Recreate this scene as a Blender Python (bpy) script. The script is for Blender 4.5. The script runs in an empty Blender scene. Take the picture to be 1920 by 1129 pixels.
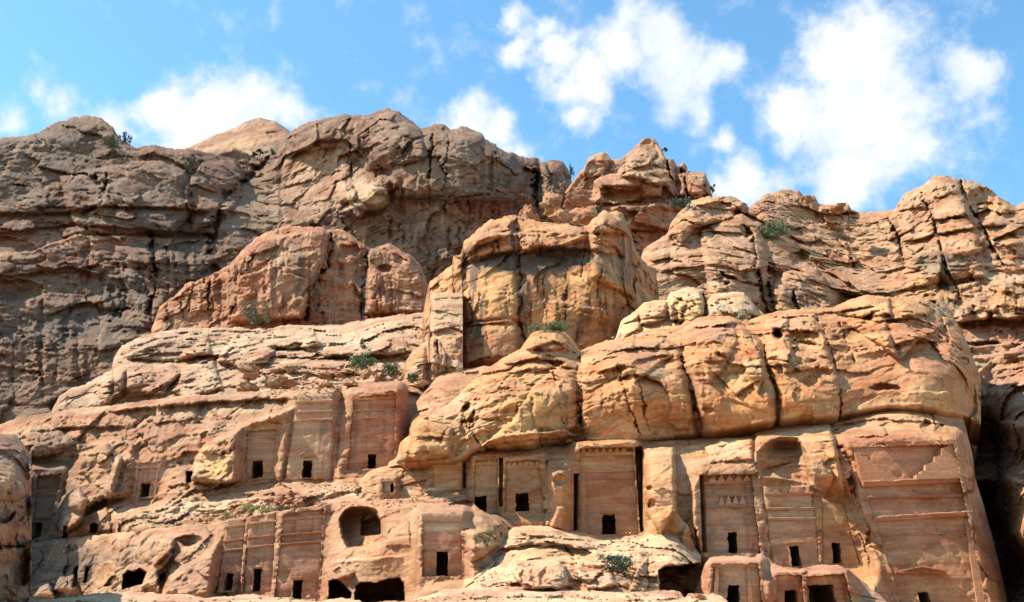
import bpy, math, random
import numpy as np
from mathutils import Vector

# ------------------------------------------------------------------ camera
PITCH = math.radians(20.0)
FPX = 1884.0                       # focal length, in pixels of a 1920 px wide picture
CAM = np.array([0.0, 0.0, 1.7])
sc = bpy.context.scene
cam_d = bpy.data.cameras.new("camera"); cam_o = bpy.data.objects.new("camera", cam_d)
sc.collection.objects.link(cam_o); sc.camera = cam_o
cam_d.sensor_width = 36; cam_d.lens = 36 * FPX / 1920
cam_d.clip_start = 0.5; cam_d.clip_end = 6000
cam_o.location = CAM; cam_o.rotation_euler = (math.pi / 2 + PITCH, 0, 0)

# ------------------------------------------------------------------ light and exposure
SUN = np.array([-0.62, -0.04, 0.78]); SUN = SUN / np.linalg.norm(SUN)
SUN_EL = math.asin(SUN[2]); SUN_AZ = math.atan2(SUN[0], SUN[1])      # azimuth from +Y towards +X
ld = bpy.data.lights.new("sun", 'SUN'); lo = bpy.data.objects.new("sun", ld)
sc.collection.objects.link(lo)
ld.energy = 5.0; ld.angle = math.radians(0.5); ld.color = (1.0, 0.93, 0.82)
lo.rotation_euler = Vector(SUN).to_track_quat('Z', 'Y').to_euler()
lo.location = (-60, -30, 90)
sc.view_settings.view_transform = 'Standard'; sc.view_settings.look = 'None'
sc.view_settings.gamma = 1; sc.view_settings.use_curve_mapping = False
sc.view_settings.exposure = 0.75
SKY_STRENGTH = 0.118

def rays(u, v):
    """world directions of the picture points (u, v), scaled so that dy = 1"""
    u = np.asarray(u, float); v = np.asarray(v, float)
    a = (u - 960) / FPX; b = (564.5 - v) / FPX
    dy = math.cos(PITCH) - b * math.sin(PITCH); dz = math.sin(PITCH) + b * math.cos(PITCH)
    return a / dy, dz / dy

def at(u, v, Y):
    rx, rz = rays(u, v)
    return np.stack([rx * Y, np.zeros_like(rx) + Y, CAM[2] + rz * Y], -1)

# ------------------------------------------------------------------ world: sky with clouds
world = bpy.data.worlds.new("World"); sc.world = world; world.use_nodes = True
nt = world.node_tree; nt.nodes.clear()
def N(t, kind, **kw):
    n = t.nodes.new(kind)
    for k, val in kw.items():
        if k.startswith('i_'): n.inputs[k[2:].replace('_', ' ')].default_value = val
        elif k.startswith('n_'): n.inputs[int(k[2:])].default_value = val
        else: setattr(n, k, val)
    return n
def L(t, a, b): t.links.new(a, b)
def M(t, op, a, b=None, c=None, clamp=False):
    n = t.nodes.new('ShaderNodeMath'); n.operation = op; n.use_clamp = clamp
    for i, x in enumerate((a, b, c)):
        if x is None: continue
        if isinstance(x, (int, float)): n.inputs[i].default_value = x
        else: t.links.new(x, n.inputs[i])
    return n.outputs[0]
sky = N(nt, 'ShaderNodeTexSky', sky_type='NISHITA', sun_disc=False)
sky.sun_elevation = SUN_EL; sky.sun_rotation = SUN_AZ
sky.altitude = 900; sky.air_density = 1.0; sky.dust_density = 0.6; sky.ozone_density = 1.6
geo = N(nt, 'ShaderNodeTexCoord')
D = geo.outputs['Generated']
# cloud banks: centre (photo point), angular radii in degrees (approx.)
def dirv(u, v):
    rx, rz = rays(u, v); d = np.array([float(rx), 1.0, float(rz)]); return d / np.linalg.norm(d)
BANKS = [ # u, v, radius px, weight
 (950,45,34,.9),(965,95,42,1.0),(1010,75,38,.8),(1040,120,48,1.0),(1085,150,62,1.0),(1080,215,42,.8),(1150,90,68,1.0),
 (1230,60,72,1.0),(1270,120,78,1.0),(1330,130,55,.9),(1320,190,48,.7),(1190,20,50,.7),(1100,-30,40,.3),(1250,180,50,.7),
 (1500,120,42,.6),(1560,110,85,1.0),(1640,100,92,1.0),(1520,210,78,1.0),(1620,220,115,1.1),(1600,320,85,1.0),(1700,180,85,.9),
 (1800,150,62,.9),(1830,220,55,.6),(1700,290,78,.8),(1790,310,60,.5),(1575,360,45,.8),
 (1375,255,38,.8),(1400,345,62,1.0),(1360,365,40,.8),(1455,340,40,.6),
 (890,235,68,1.0),(850,215,38,.8),(950,225,44,.9),(985,275,28,.7),(830,255,50,.9),
 (400,230,85,1.1),(310,220,55,.9),(470,210,72,1.0),(540,215,46,.9),(370,160,28,.65),(375,280,85,1.0),(585,220,30,.6),(500,165,18,.5),
 (25,150,26,.4),(70,165,34,.7),(110,195,42,.75),(150,215,44,.7),(25,225,40,.6),(200,240,46,.7),(260,260,40,.5),
]
# distorted direction
nz = N(nt, 'ShaderNodeTexNoise', i_Scale=9.0, i_Detail=8.0, i_Roughness=0.62); L(nt, D, nz.inputs['Vector'])
sb = N(nt, 'ShaderNodeVectorMath', operation='SUBTRACT'); L(nt, nz.outputs['Color'], sb.inputs[0]); sb.inputs[1].default_value = (.5, .5, .5)
scl = N(nt, 'ShaderNodeVectorMath', operation='SCALE'); L(nt, sb.outputs[0], scl.inputs[0]); scl.inputs['Scale'].default_value = 0.075
ad = N(nt, 'ShaderNodeVectorMath', operation='ADD'); L(nt, D, ad.inputs[0]); L(nt, scl.outputs[0], ad.inputs[1])
acc = None
for (u, v, r, w) in BANKS:
    c = dirv(u, v)
    ds = N(nt, 'ShaderNodeVectorMath', operation='DISTANCE'); L(nt, ad.outputs[0], ds.inputs[0]); ds.inputs[1].default_value = tuple(c)
    rr = r / FPX * 1.5
    q = M(nt, 'MULTIPLY_ADD', ds.outputs['Value'], -w / rr, w, clamp=True)
    acc = q if acc is None else M(nt, 'SMOOTH_MAX', acc, q, 0.25)
# the sky outside the view goes on with the same broken cloud
cen = dirv(960, 150)
dv = N(nt, 'ShaderNodeVectorMath', operation='DISTANCE'); L(nt, D, dv.inputs[0]); dv.inputs[1].default_value = tuple(cen)
outm = M(nt, 'MULTIPLY_ADD', dv.outputs['Value'], 4.0, -2.9, clamp=True)
n2 = N(nt, 'ShaderNodeTexNoise', i_Scale=2.2, i_Detail=6.0, i_Roughness=0.55); L(nt, D, n2.inputs['Vector'])
q2 = M(nt, 'MULTIPLY_ADD', n2.outputs['Fac'], 6.0, -3.75, clamp=True)
acc = M(nt, 'MAXIMUM', acc, M(nt, 'MULTIPLY', q2, outm))
fine = N(nt, 'ShaderNodeTexNoise', i_Scale=26.0, i_Detail=9.0, i_Roughness=0.6); L(nt, D, fine.inputs['Vector'])
dens = M(nt, 'ADD', M(nt, 'MULTIPLY', acc, 1.25), M(nt, 'MULTIPLY_ADD', fine.outputs['Fac'], 1.5, -0.93))
rmp = N(nt, 'ShaderNodeMapRange', interpolation_type='SMOOTHSTEP'); L(nt, dens, rmp.inputs['Value'])
rmp.inputs['From Min'].default_value = 0.08; rmp.inputs['From Max'].default_value = 0.80
n5 = N(nt, 'ShaderNodeTexNoise', i_Scale=11.0, i_Detail=5.0, i_Roughness=0.6); L(nt, ad.outputs[0], n5.inputs['Vector'])
tex2 = M(nt, 'MULTIPLY', rmp.outputs[0], M(nt, 'MULTIPLY_ADD', n5.outputs['Fac'], 1.5, 0.24, clamp=True))
# cloud tone: thin parts slightly bluish, thick parts white
mxc = N(nt, 'ShaderNodeMix', data_type='RGBA')
CLOUD_NODE = mxc
L(nt, tex2, mxc.inputs['Factor'])
hs = N(nt, 'ShaderNodeVectorMath', operation='MULTIPLY'); hs.inputs[1].default_value = (1.08, 1.60, 1.60)
L(nt, sky.outputs[0], hs.inputs[0])
L(nt, hs.outputs[0], mxc.inputs['A'])
mxc.inputs['B'].default_value = (5.2, 5.4, 5.5, 1)
bg = N(nt, 'ShaderNodeBackground', i_Strength=SKY_STRENGTH); L(nt, mxc.outputs['Result'], bg.inputs['Color'])
ow = N(nt, 'ShaderNodeOutputWorld'); L(nt, bg.outputs[0], ow.inputs['Surface'])

# ------------------------------------------------------------------ numpy noise
rng0 = np.random.RandomState(7)
PERM = rng0.permutation(256).astype(np.int32); PERM = np.concatenate([PERM, PERM, PERM])
_g = rng0.normal(size=(256, 3)); GRAD = (_g / np.linalg.norm(_g, axis=1)[:, None]).astype(np.float32)
def perlin(P, seed=0):
    P = P.astype(np.float32) + np.float32(seed * 17.31)
    Pi = np.floor(P).astype(np.int32); Pf = P - Pi
    Pi &= 255
    W = Pf * Pf * Pf * (Pf * (Pf * 6 - 15) + 10)
    out = 0
    for dx in (0, 1):
        hx = PERM[Pi[..., 0] + dx]; wx = W[..., 0] if dx else 1 - W[..., 0]
        for dy in (0, 1):
            hy = PERM[hx + Pi[..., 1] + dy]; wy = W[..., 1] if dy else 1 - W[..., 1]
            for dz in (0, 1):
                h = PERM[hy + Pi[..., 2] + dz]; wz = W[..., 2] if dz else 1 - W[..., 2]
                g = GRAD[h & 255]
                out = out + wx * wy * wz * (g[..., 0] * (Pf[..., 0] - dx) + g[..., 1] * (Pf[..., 1] - dy) + g[..., 2] * (Pf[..., 2] - dz))
    return out * 1.6
def fbm(P, octs=4, seed=0, gain=.5, lac=2.03):
    a = 1.0; s = 0; f = 1.0; t = 0
    for i in range(octs):
        s = s + a * perlin(P * f, seed + i); t += a; a *= gain; f *= lac
    return s / t
def ridged(P, octs=4, seed=0):
    a = 1.0; s = 0; f = 1.0; t = 0
    for i in range(octs):
        s = s + a * (1 - np.abs(perlin(P * f, seed + i)) * 2.2); t += a; a *= .5; f *= 2.1
    return s / t
def facet(P, seed=0, slope=.9):
    """fractured blocks: every cell of a jittered lattice is a tilted flat face; also the distance to the cell's border"""
    P = P.astype(np.float32) + np.float32(seed * 7.7)
    Pi = np.floor(P - .5).astype(np.int32)
    d1 = np.full(P.shape[:-1], 9., np.float32); d2 = d1.copy(); val = np.zeros_like(d1)
    for dx in (0, 1):
        for dy in (0, 1):
            for dz in (0, 1):
                c = Pi + np.array([dx, dy, dz], np.int32); k = c & 255
                h = PERM[PERM[PERM[k[..., 0]] + k[..., 1]] + k[..., 2]] & 255
                g = GRAD[h]; j = GRAD[(h + 57) & 255]
                r = P - (c + .5 + .42 * j)
                d = (r * r).sum(-1)
                v = (g * r).sum(-1) * slope + (h / 255. - .5)
                m = d < d1
                d2 = np.where(m, d1, np.minimum(d2, d)); val = np.where(m, v, val); d1 = np.where(m, d, d1)
    return val.astype(np.float32), (np.sqrt(d2) - np.sqrt(d1))
def sstep(a, b, x):
    t = np.clip((x - a) / (b - a), 0, 1); return t * t * (3 - 2 * t)
class Layers:
    """random beds: thickness varies, each bed sticks out by its own amount"""
    def __init__(self, mean, seed, n=600, spread=.55):
        r = np.random.RandomState(seed)
        th = mean * np.exp(r.normal(0, spread, n)); self.b = np.cumsum(th) - th.sum() * .5
        self.p = r.rand(n + 2).astype(np.float32); self.r = r.rand(n + 2).astype(np.float32)
        self.th = np.concatenate([[mean], th, [mean]])
    def __call__(self, s, pw=4.0):
        i = np.searchsorted(self.b, s); ii = np.clip(i, 1, len(self.b) - 1)
        lo_, hi_ = self.b[ii - 1], self.b[ii]
        t = np.clip((s - lo_) / (hi_ - lo_), 0, 1)
        pil = 1 - np.abs(2 * t - 1) ** pw
        return self.p[ii], pil, self.r[ii], t
LT = Layers(3.2, 11); LN = Layers(.62, 12, 2500); LJ = Layers(5.5, 13, 800); LC = Layers(1.1, 14, 2500); LX = Layers(.28, 15, 6000)

def rockdisp(P, k=1.0, dip=0.0, A=1.0, B=1.0, C=1.0, J=1.0, E=1.0, tilt=.18, K=.6, G=1.0):
    """metres that the rock sticks out (towards the valley) at world points P"""
    Q = P / k
    w1 = fbm(Q / 11, 3, 1); w2 = fbm(Q / 4.2 + 9, 4, 5); w3 = fbm(Q / 1.4 + 3, 3, 8)
    s = Q[..., 2] - dip * Q[..., 0] + 2.6 * w1 + .7 * w2 + .16 * w3
    p, pil, r, t = LT(s, 5)
    out = A * (2.6 * w1 + 1.4 * w2)
    mod = sstep(-.25, .25, fbm(Q / 9 + 31, 2, 9)); mod2 = sstep(-.2, .3, fbm(Q / np.array([5, 5, 2.2], dtype=np.float32) + 61, 3, 12))
    out = out + B * (.9 * (p - .5) * (.35 + .65 * mod) + .42 * (pil - 1) * (.15 + .9 * mod2))
    jx = Q[..., 0] + tilt * Q[..., 2] + 2.6 * w2 + .5 * w3 + (r - .5) * 3.2
    pj, pilj, rj, tj = LJ(jx, 6)
    out = out + J * ((pj - .5) * .7 + 1.0 * (pilj - 1) * sstep(0, .4, w1 + .8 * w2))
    mod3 = sstep(-.15, .25, fbm(Q / 6.5 + 91, 3, 14))
    p2, pil2, r2, t2 = LN(s + .25 * w2 + .12 * w3, 2.5)
    out = out + C * (.24 * (p2 - .5) + .15 * (pil2 - 1)) * (.12 + 1.1 * mod2)
    p3, pil3, _, _ = LX(s + .1 * w2 + .1 * w3, 3)
    out = out + C * .09 * (p3 - .5 + pil3 - 1) * (.15 + 1.1 * (1 - mod2))
    an = np.array([1, 1, 1.5], dtype=np.float32)
    bl = np.abs(perlin(Q * an / 3.1 + 7 + .5 * w3[..., None], 33)); b2 = np.abs(perlin(Q * an / 1.25 + 17 + .5 * w3[..., None], 34)); b3 = np.abs(perlin(Q / .55 + 27, 35))
    out = out + K * (1.2 * bl * (.3 + mod) + (.5 * b2 + .17 * b3) * (.25 + 1.1 * mod3))
    out = out + A * (.26 * w3 + .10 * perlin(Q / .33, 20))
    wj = np.stack([w2 * .35 + .1 * w3, w2 * .2, w1 * .4 + .08 * w3], -1)
    f1, e1 = facet(Q * np.array([.19, .19, .24], dtype=np.float32) + wj, 1); f2, e2 = facet(Q * np.array([.55, .55, .8], dtype=np.float32) + wj * 1.5, 2)
    out = out + G * (1.25 * f1 - .25 * sstep(.09, 0, e1) * mod3 + (.38 * f2 - .07 * sstep(.12, 0, e2)) * (.15 + .9 * mod2))
    n = fbm(Q * an / 1.7 + 50, 3, 30)
    zone = sstep(-.02, .25, fbm(Q / 12 + 77, 2, 41))
    out = out - E * .75 * sstep(.24, .42, n) * zone
    return (out * k).astype(np.float32), s

# ------------------------------------------------------------------ 2-D helpers (elevation drawings of each rock mass)
def pdist(U, V, pts, closed=False):
    """distance of every point to a polyline"""
    pts = np.asarray(pts, float)
    if closed: pts = np.vstack([pts, pts[:1]])
    d = np.full(U.shape, 1e9, np.float32)
    for (x0, y0), (x1, y1) in zip(pts[:-1], pts[1:]):
        dx, dy = x1 - x0, y1 - y0; l2 = dx * dx + dy * dy + 1e-9
        t = np.clip(((U - x0) * dx + (V - y0) * dy) / l2, 0, 1)
        d = np.minimum(d, (U - x0 - t * dx) ** 2 + (V - y0 - t * dy) ** 2)
    return np.sqrt(d)
def inpoly(U, V, pts):
    ins = np.zeros(U.shape, bool); n = len(pts)
    for i in range(n):
        x0, y0 = pts[i]; x1, y1 = pts[(i + 1) % n]
        if y0 == y1: continue
        c = ((y0 > V) != (y1 > V)) & (U < (x1 - x0) * (V - y0) / (y1 - y0) + x0)
        ins ^= c
    return ins
class TPS:
    def __init__(self, pts):
        p = np.asarray(pts, float); self.x = p[:, :2] / 100; n = len(p)
        K = self.k(np.linalg.norm(self.x[:, None] - self.x[None], axis=2)) + np.eye(n) * 1e-3
        Pm = np.hstack([np.ones((n, 1)), self.x])
        A = np.zeros((n + 3, n + 3)); A[:n, :n] = K; A[:n, n:] = Pm; A[n:, :n] = Pm.T
        self.w = np.linalg.solve(A, np.concatenate([p[:, 2], np.zeros(3)])); self.n = n
    @staticmethod
    def k(r): return np.where(r > 1e-9, r * r * np.log(np.maximum(r, 1e-9)), 0)
    def __call__(self, U, V):
        s = self.w[self.n] + self.w[self.n + 1] * U / 100 + self.w[self.n + 2] * V / 100
        for i in range(self.n):
            r2 = (U / 100 - self.x[i, 0]) ** 2 + (V / 100 - self.x[i, 1]) ** 2
            s = s + self.w[i] * .5 * r2 * np.log(np.maximum(r2, 1e-12))
        return s

# ------------------------------------------------------------------ material
def sandstone(name, bump=1.0, scale=1.0):
    m = bpy.data.materials.new(name); m.use_nodes = True; t = m.node_tree
    b = t.nodes['Principled BSDF']; b.inputs['Roughness'].default_value = .93
    b.inputs['Specular IOR Level'].default_value = .18
    at_ = N(t, 'ShaderNodeAttribute', attribute_name='tint')
    g = N(t, 'ShaderNodeNewGeometry')
    mp = N(t, 'ShaderNodeVectorMath', operation='MULTIPLY'); L(t, g.outputs['Position'], mp.inputs[0]); mp.inputs[1].default_value = (.35 * scale, .35 * scale, 4.5 * scale)
    n1 = N(t, 'ShaderNodeTexNoise', i_Scale=1.0, i_Detail=6.0, i_Roughness=.65, i_Distortion=.4); L(t, mp.outputs[0], n1.inputs['Vector'])
    n2 = N(t, 'ShaderNodeTexNoise', i_Scale=3.2 * scale, i_Detail=9.0, i_Roughness=.68); L(t, g.outputs['Position'], n2.inputs['Vector'])
    f1 = M(t, 'MULTIPLY_ADD', n1.outputs['Fac'], 1.0, .5)
    f2 = M(t, 'MULTIPLY_ADD', n2.outputs['Fac'], .9, .55)
    f = M(t, 'MULTIPLY', f1, f2)
    v = N(t, 'ShaderNodeVectorMath', operation='SCALE'); L(t, at_.outputs['Color'], v.inputs[0]); L(t, f, v.inputs['Scale'])
    L(t, v.outputs[0], b.inputs['Base Color'])
    h = M(t, 'ADD', M(t, 'MULTIPLY', n1.outputs['Fac'], .6), M(t, 'MULTIPLY', n2.outputs['Fac'], .8))
    bp = N(t, 'ShaderNodeBump', i_Strength=.7, i_Distance=.24 * bump); L(t, h, bp.inputs['Height'])
    L(t, bp.outputs[0], b.inputs['Normal'])
    return m
ROCK = sandstone('weathered_sandstone', 1.0, 1.0)
ROCKF = sandstone('distant_sandstone', 2.2, .5)
CUT = sandstone('carved_sandstone', .35, 1.6)

# ------------------------------------------------------------------ objects
def props(o, label=None, cat=None, group=None, kind=None):
    for k, x in (('label', label), ('category', cat), ('group', group), ('kind', kind)):
        if x: o[k] = x
    return o
def mk(name, V, F, mat, parent=None, col=None, smooth=True):
    """V (n,3), F list of tuples or (m,4) array -> one mesh object"""
    me = bpy.data.meshes.new(name)
    V = np.asarray(V, np.float32)
    if isinstance(F, np.ndarray):
        me.vertices.add(len(V)); me.vertices.foreach_set('co', V.ravel())
        k = F.shape[1]
        me.loops.add(F.size); me.loops.foreach_set('vertex_index', F.astype(np.int32).ravel())
        me.polygons.add(len(F)); me.polygons.foreach_set('loop_start', np.arange(0, F.size, k, dtype=np.int32))
        me.update(calc_edges=True)
    else:
        me.from_pydata(V.tolist(), [], F); me.update()
    if smooth: me.shade_smooth()
    if col is not None:
        c = np.ones((len(V), 4), np.float32); c[:, :3] = col
        a = me.color_attributes.new('tint', 'FLOAT_COLOR', 'POINT'); a.data.foreach_set('color', c.ravel())
    me.materials.append(mat)
    o = bpy.data.objects.new(name, me); sc.collection.objects.link(o)
    if parent is not None: o.parent = parent
    return o
def empty(name, loc, label, cat, group=None):
    o = bpy.data.objects.new(name, None); sc.collection.objects.link(o); o.location = loc
    o.empty_display_size = .3
    return props(o, label, cat, group)
def wloc(o):
    x = np.zeros(3)
    while o is not None:
        x = x + np.array(o.location); o = o.parent
    return x

# ------------------------------------------------------------------ colours of the rock itself (linear albedo)
PINK = (.45, .28, .185); RED = (.42, .20, .125); OCHRE = (.52, .335, .18); PALE = (.56, .43, .31)
GREY = (.27, .225, .195); TAN = (.47, .345, .25); YEL = (.58, .42, .20); DARK = (.10, .088, .085); ROSE = (.49, .315, .23)
BROWN = (.33, .22, .165); CREAM = (.62, .50, .37)
GRADE = np.array([.88, .705, .53])
def tint(P, U, V, pal, streak=.5, splats=(), s=None, k=1.0, seed=0):
    c1, c2, c3 = [np.array(c, np.float32) for c in pal]
    Q = P / k
    if s is None: s = Q[..., 2] + .8 * fbm(Q / 6, 2, 3)
    band = fbm(np.stack([Q[..., 0] * .03, Q[..., 1] * .03, s * .55], -1), 4, 60 + seed)
    patch = fbm(Q / 7.5, 4, 64 + seed)
    a = sstep(-.35, .4, band + .5 * patch)[..., None]
    b = sstep(.0, .5, patch - .4 * band)[..., None]
    col = c1 + (c2 - c1) * a; col = col + (c3 - col) * b * .8
    thin = fbm(np.stack([Q[..., 0] * .05, Q[..., 1] * .05, s * 2.6], -1), 3, 70)
    col = col * (1 + .34 * thin[..., None])
    sw = fbm(np.stack([Q[..., 0] * .16, Q[..., 1] * .1, s * 1.5 + 2.2 * patch + 1.2 * band], -1) + 13, 3, 73)
    col = col * (1 - sstep(.10, .30, sw)[..., None] * np.array([.10, .24, .20])) * (1 + sstep(-.15, -.38, sw)[..., None] * np.array([.06, .12, .10]))
    red = sstep(.12, .5, fbm(np.stack([Q[..., 0] * .04, Q[..., 1] * .04, s * 1.1 + 30], -1), 3, 80))[..., None]
    col = col * (1 - red * np.array([.05, .22, .3]))
    for (cu, cv, ru, rv, c, w) in splats:
        m = (np.abs(U - cu) < ru * 1.6) & (np.abs(V - cv) < rv * 1.6)
        if not m.any(): continue
        rr = np.sqrt(((U[m] - cu) / ru) ** 2 + ((V[m] - cv) / rv) ** 2)
        n = fbm(np.stack([P[m][:, 0] / (1.6 * k), P[m][:, 1] / (3 * k), P[m][:, 2] / (3.2 * k)], -1), 4, 90)
        ww = (sstep(1.15, .6, rr + .55 * n) * w)[..., None]
        col[m] = col[m] * (1 - ww) + np.array(c, np.float32) * ww * (.85 + .3 * (thin[m][..., None] + .5))
    # iron-red and bleached patches with their own outlines
    pt = fbm(np.stack([Q[..., 0] / 4, Q[..., 1] / 4, s / 1.6], -1) + 40, 4, 83)
    col = col * (1 - sstep(.1, .3, pt)[..., None] * np.array([.14, .27, .32])) * (1 + sstep(-.12, -.34, pt)[..., None] * np.array([.10, .14, .20]))
    if streak > 0:
        # thin mineral drips
        dr = fbm(np.stack([Q[..., 0] / .33, Q[..., 1] / 3, Q[..., 2] / 11], -1), 3, 97)
        dz = sstep(-.1, .25, fbm(np.stack([Q[..., 0] / 6, Q[..., 1] / 6, Q[..., 2] / 9], -1) + 5, 3, 98))
        w = (sstep(.06, .26, dr) * dz * min(1, streak * 1.1))[..., None]
        col = col * (1 - .75 * w) + np.array([.17, .11, .085]) * .75 * w
        w = (sstep(-.16, -.4, dr) * dz * streak * .6)[..., None]
        col = col * (1 - w) + np.array([.60, .42, .27]) * w
        st = fbm(np.stack([Q[..., 0] / .9, Q[..., 1] / 5, Q[..., 2] / 16 + .3 * patch], -1), 4, 95)
        zn = sstep(-.05, .35, fbm(np.stack([Q[..., 0] / 9, Q[..., 1] / 9, Q[..., 2] / 16], -1), 3, 99))
        w = (sstep(.08, .30, st) * zn * streak)[..., None]
        col = col * (1 - w) + np.array([.15, .125, .115]) * w
        w = (sstep(-.1, -.5, st) * zn * streak * .4)[..., None]
        col = col * (1 - w) + np.array([.52, .36, .22]) * w
    return np.clip(col * GRADE, .02, .8)

# ------------------------------------------------------------------ rock masses
STEP = 2.0
MASSES = {}
def mass(key, name, top, bot, ctrl, k=1.0, dip=0.0, amp=1.0, par=None, ops=(), pal=(PINK, TAN, BROWN), splats=(), streak=.5,
         R=2.0, jit=3.0, step=None, mat=None, facades=(), label=None, cat=None, skirt=25.0, seed=0, drop=.25, inw=.25):
    step = step or STEP
    top = np.array(top, float); bot = np.array(bot, float)
    u = np.arange(top[0, 0], top[-1, 0] + .1, step)
    vt = np.interp(u, top[:, 0], top[:, 1]); vb = np.interp(u, bot[:, 0], bot[:, 1])
    z = np.zeros_like(u)
    nn = fbm(np.stack([u / 26, z + 3.3 + seed, z], -1), 4, 7)
    blk = LC(u / 11 + seed * 7)
    vt = vt - jit * (nn * 1.5 + (blk[0] - .5) * .8 + (blk[1] - 1) * .5)
    vt = np.minimum(vt, vb - 1)
    nr = max(3, int(np.max(vb - vt) / step))
    t = np.linspace(0, 1, nr)[:, None]
    U = np.repeat(u[None], nr, 0); V = vt[None] * (1 - t) + vb[None] * t
    Yb = TPS(ctrl)(U, V)
    P = at(U, V, Yb)
    par = par or {}
    dsp, s = rockdisp(P + seed * 13.7, k, dip, **par)
    UVn = np.stack([U / 28, V / 28, U * 0 + 5 + seed], -1)
    wu = fbm(UVn, 3, 21) * 9; wv = fbm(UVn, 3, 24) * 9
    wf = fbm(np.stack([U / 9, V / 9, U * 0 + 2], -1), 3, 27)
    wu = wu + 3 * wf; wv = wv + 3 * fbm(np.stack([U / 9, V / 9, U * 0 + 12], -1), 3, 28)
    Uw, Vw = U + wu, V + wv
    damp = np.ones_like(U)          # where the rock was dressed smooth
    Y = Yb.copy()
    tp = np.stack([u, vt], -1)
    # rounding of the upper and side edges
    ds = step
    d = V - vt[None]
    kr = np.exp(-np.linspace(-2, 2, 13) ** 2); kr /= kr.sum()
    vs = np.convolve(np.pad(vt, 6, 'edge'), kr, 'valid'); sl = np.gradient(vs, u)
    fadej = np.clip(1 - (V - vs[None]) / 12, 0, 1)
    d = np.maximum((V - vs[None]) * (1 - fadej) + (V - vt[None]) * fadej, 0)
    d = d / np.sqrt(1 + np.minimum(np.abs(sl), 6)[None] ** 2)
    dm = d * Yb / FPX
    q = np.clip(1 - dm / R, 0, 1)
    Y = Y + R * 1.3 * (1 - np.sqrt(np.clip(1 - q * q, 0, 1)))
    for op in ops:
        kind = op[0]
        if kind == 'crack':
            _, pts, w, dep = op
            x0, x1 = min(p[0] for p in pts) - 5 * w, max(p[0] for p in pts) + 5 * w
            c0 = max(0, int((x0 - 12 - u[0]) / step)); c1 = min(len(u), int((x1 + 12 - u[0]) / step) + 1)
            if c1 <= c0: continue
            dd = pdist(U[:, c0:c1] + .9 * wu[:, c0:c1] + 3.5 * wf[:, c0:c1], V[:, c0:c1], pts)
            ww = w * (1 + 1.3 * wf[:, c0:c1]) * np.clip(.75 + wu[:, c0:c1] * .12, .3, 1.6)
            Y[:, c0:c1] += dep * np.clip(.8 + .25 * wv[:, c0:c1], .15, 1.4) * np.exp(-(dd / np.maximum(ww, .8)) ** 2)
        elif kind == 'step':          # below the line the rock steps back (h > 0) or forward (h < 0)
            _, pts, h, fade = op
            p = np.array(pts, float); ln = np.interp(u, p[:, 0], p[:, 1])[None]
            e = sstep(p[0, 0] - 2, p[0, 0] + 25, Uw) * sstep(p[-1, 0] + 2, p[-1, 0] - 25, Uw)
            x = (V + .5 * wv) - ln
            Y += h * e * sstep(-1.5, 1.5, x) * np.exp(-np.maximum(x, 0) / fade)
        elif kind == 'bump':
            _, cu, cv, ru, rv, h = op
            r2 = ((Uw - cu) / ru) ** 2 + ((Vw - cv) / rv) ** 2
            Y -= h * np.sqrt(np.clip(1 - r2, 0, 1))
        elif kind == 'dent':
            _, cu, cv, ru, rv, h = op
            r2 = ((Uw - cu) / ru) ** 2 + ((Vw - cv) / rv) ** 2
            Y += h * np.sqrt(np.clip(1 - r2, 0, 1))
        elif kind == 'block':
            _, poly, h, rnd = op
            xs = [p[0] for p in poly]; c0 = max(0, int((min(xs) - 20 - u[0]) / step)); c1 = min(len(u), int((max(xs) + 20 - u[0]) / step) + 1)
            if c1 <= c0: continue
            a, b_ = U[:, c0:c1] + .5 * wu[:, c0:c1], V[:, c0:c1] + .5 * wv[:, c0:c1]
            ins = inpoly(a, b_, poly); dd = np.where(ins, pdist(a, b_, poly, True), 0)
            x = np.clip(dd / rnd, 0, 1); Y[:, c0:c1] -= h * np.sqrt(1 - (1 - x) ** 2)
        elif kind == 'cave':
            _, poly, h, rnd = op
            xs = [p[0] for p in poly]; c0 = max(0, int((min(xs) - 20 - u[0]) / step)); c1 = min(len(u), int((max(xs) + 20 - u[0]) / step) + 1)
            if c1 <= c0: continue
            a, b_ = U[:, c0:c1] + .25 * wu[:, c0:c1], V[:, c0:c1] + .25 * wv[:, c0:c1]
            ins = inpoly(a, b_, poly); dd = np.where(ins, pdist(a, b_, poly, True), 0)
            Y[:, c0:c1] += h * np.clip(dd / rnd, 0, 1) ** .6
        elif kind == 'smooth':
            _, poly, f, w = op
            ins = inpoly(U, V, poly); dd = np.where(ins, pdist(U, V, poly, True), 0)
            damp = damp * (1 - (1 - f) * sstep(0, w, dd))
    edge = sstep(0, .8 * k, dm) * .8 + .2
    Y = Y - dsp * amp * damp * edge
    for f in facades:
        q = np.array(f['quad'], float); (mg, rec) = f.get('margin', (14, .9))
        x0, x1 = q[:, 0].min() - mg * 2.3 - 2, q[:, 0].max() + mg * 2.3 + 2
        c0 = max(0, int((x0 - u[0]) / step)); c1 = min(len(u), int((x1 - u[0]) / step) + 1)
        if c1 <= c0: continue
        a, b_ = U[:, c0:c1], V[:, c0:c1]
        cen = q.mean(0)
        qe = cen + (q - cen) * (1 - (2.6 if rec >= 0 else 1.6) / np.maximum(np.abs(q - cen).min(1), 4))[:, None]
        ins = inpoly(a, b_, [tuple(x) for x in q])
        jw = .22 if rec >= 0 else .0
        ins2 = inpoly(a + jw * wu[:, c0:c1], b_ + jw * wv[:, c0:c1], [tuple(x) for x in qe])
        dd = pdist(a, b_, q, True)
        pl = plane_Y(f, a, b_)
        w = np.where(ins, 1.0, sstep(mg * 2.3, 1.5, dd))
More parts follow.
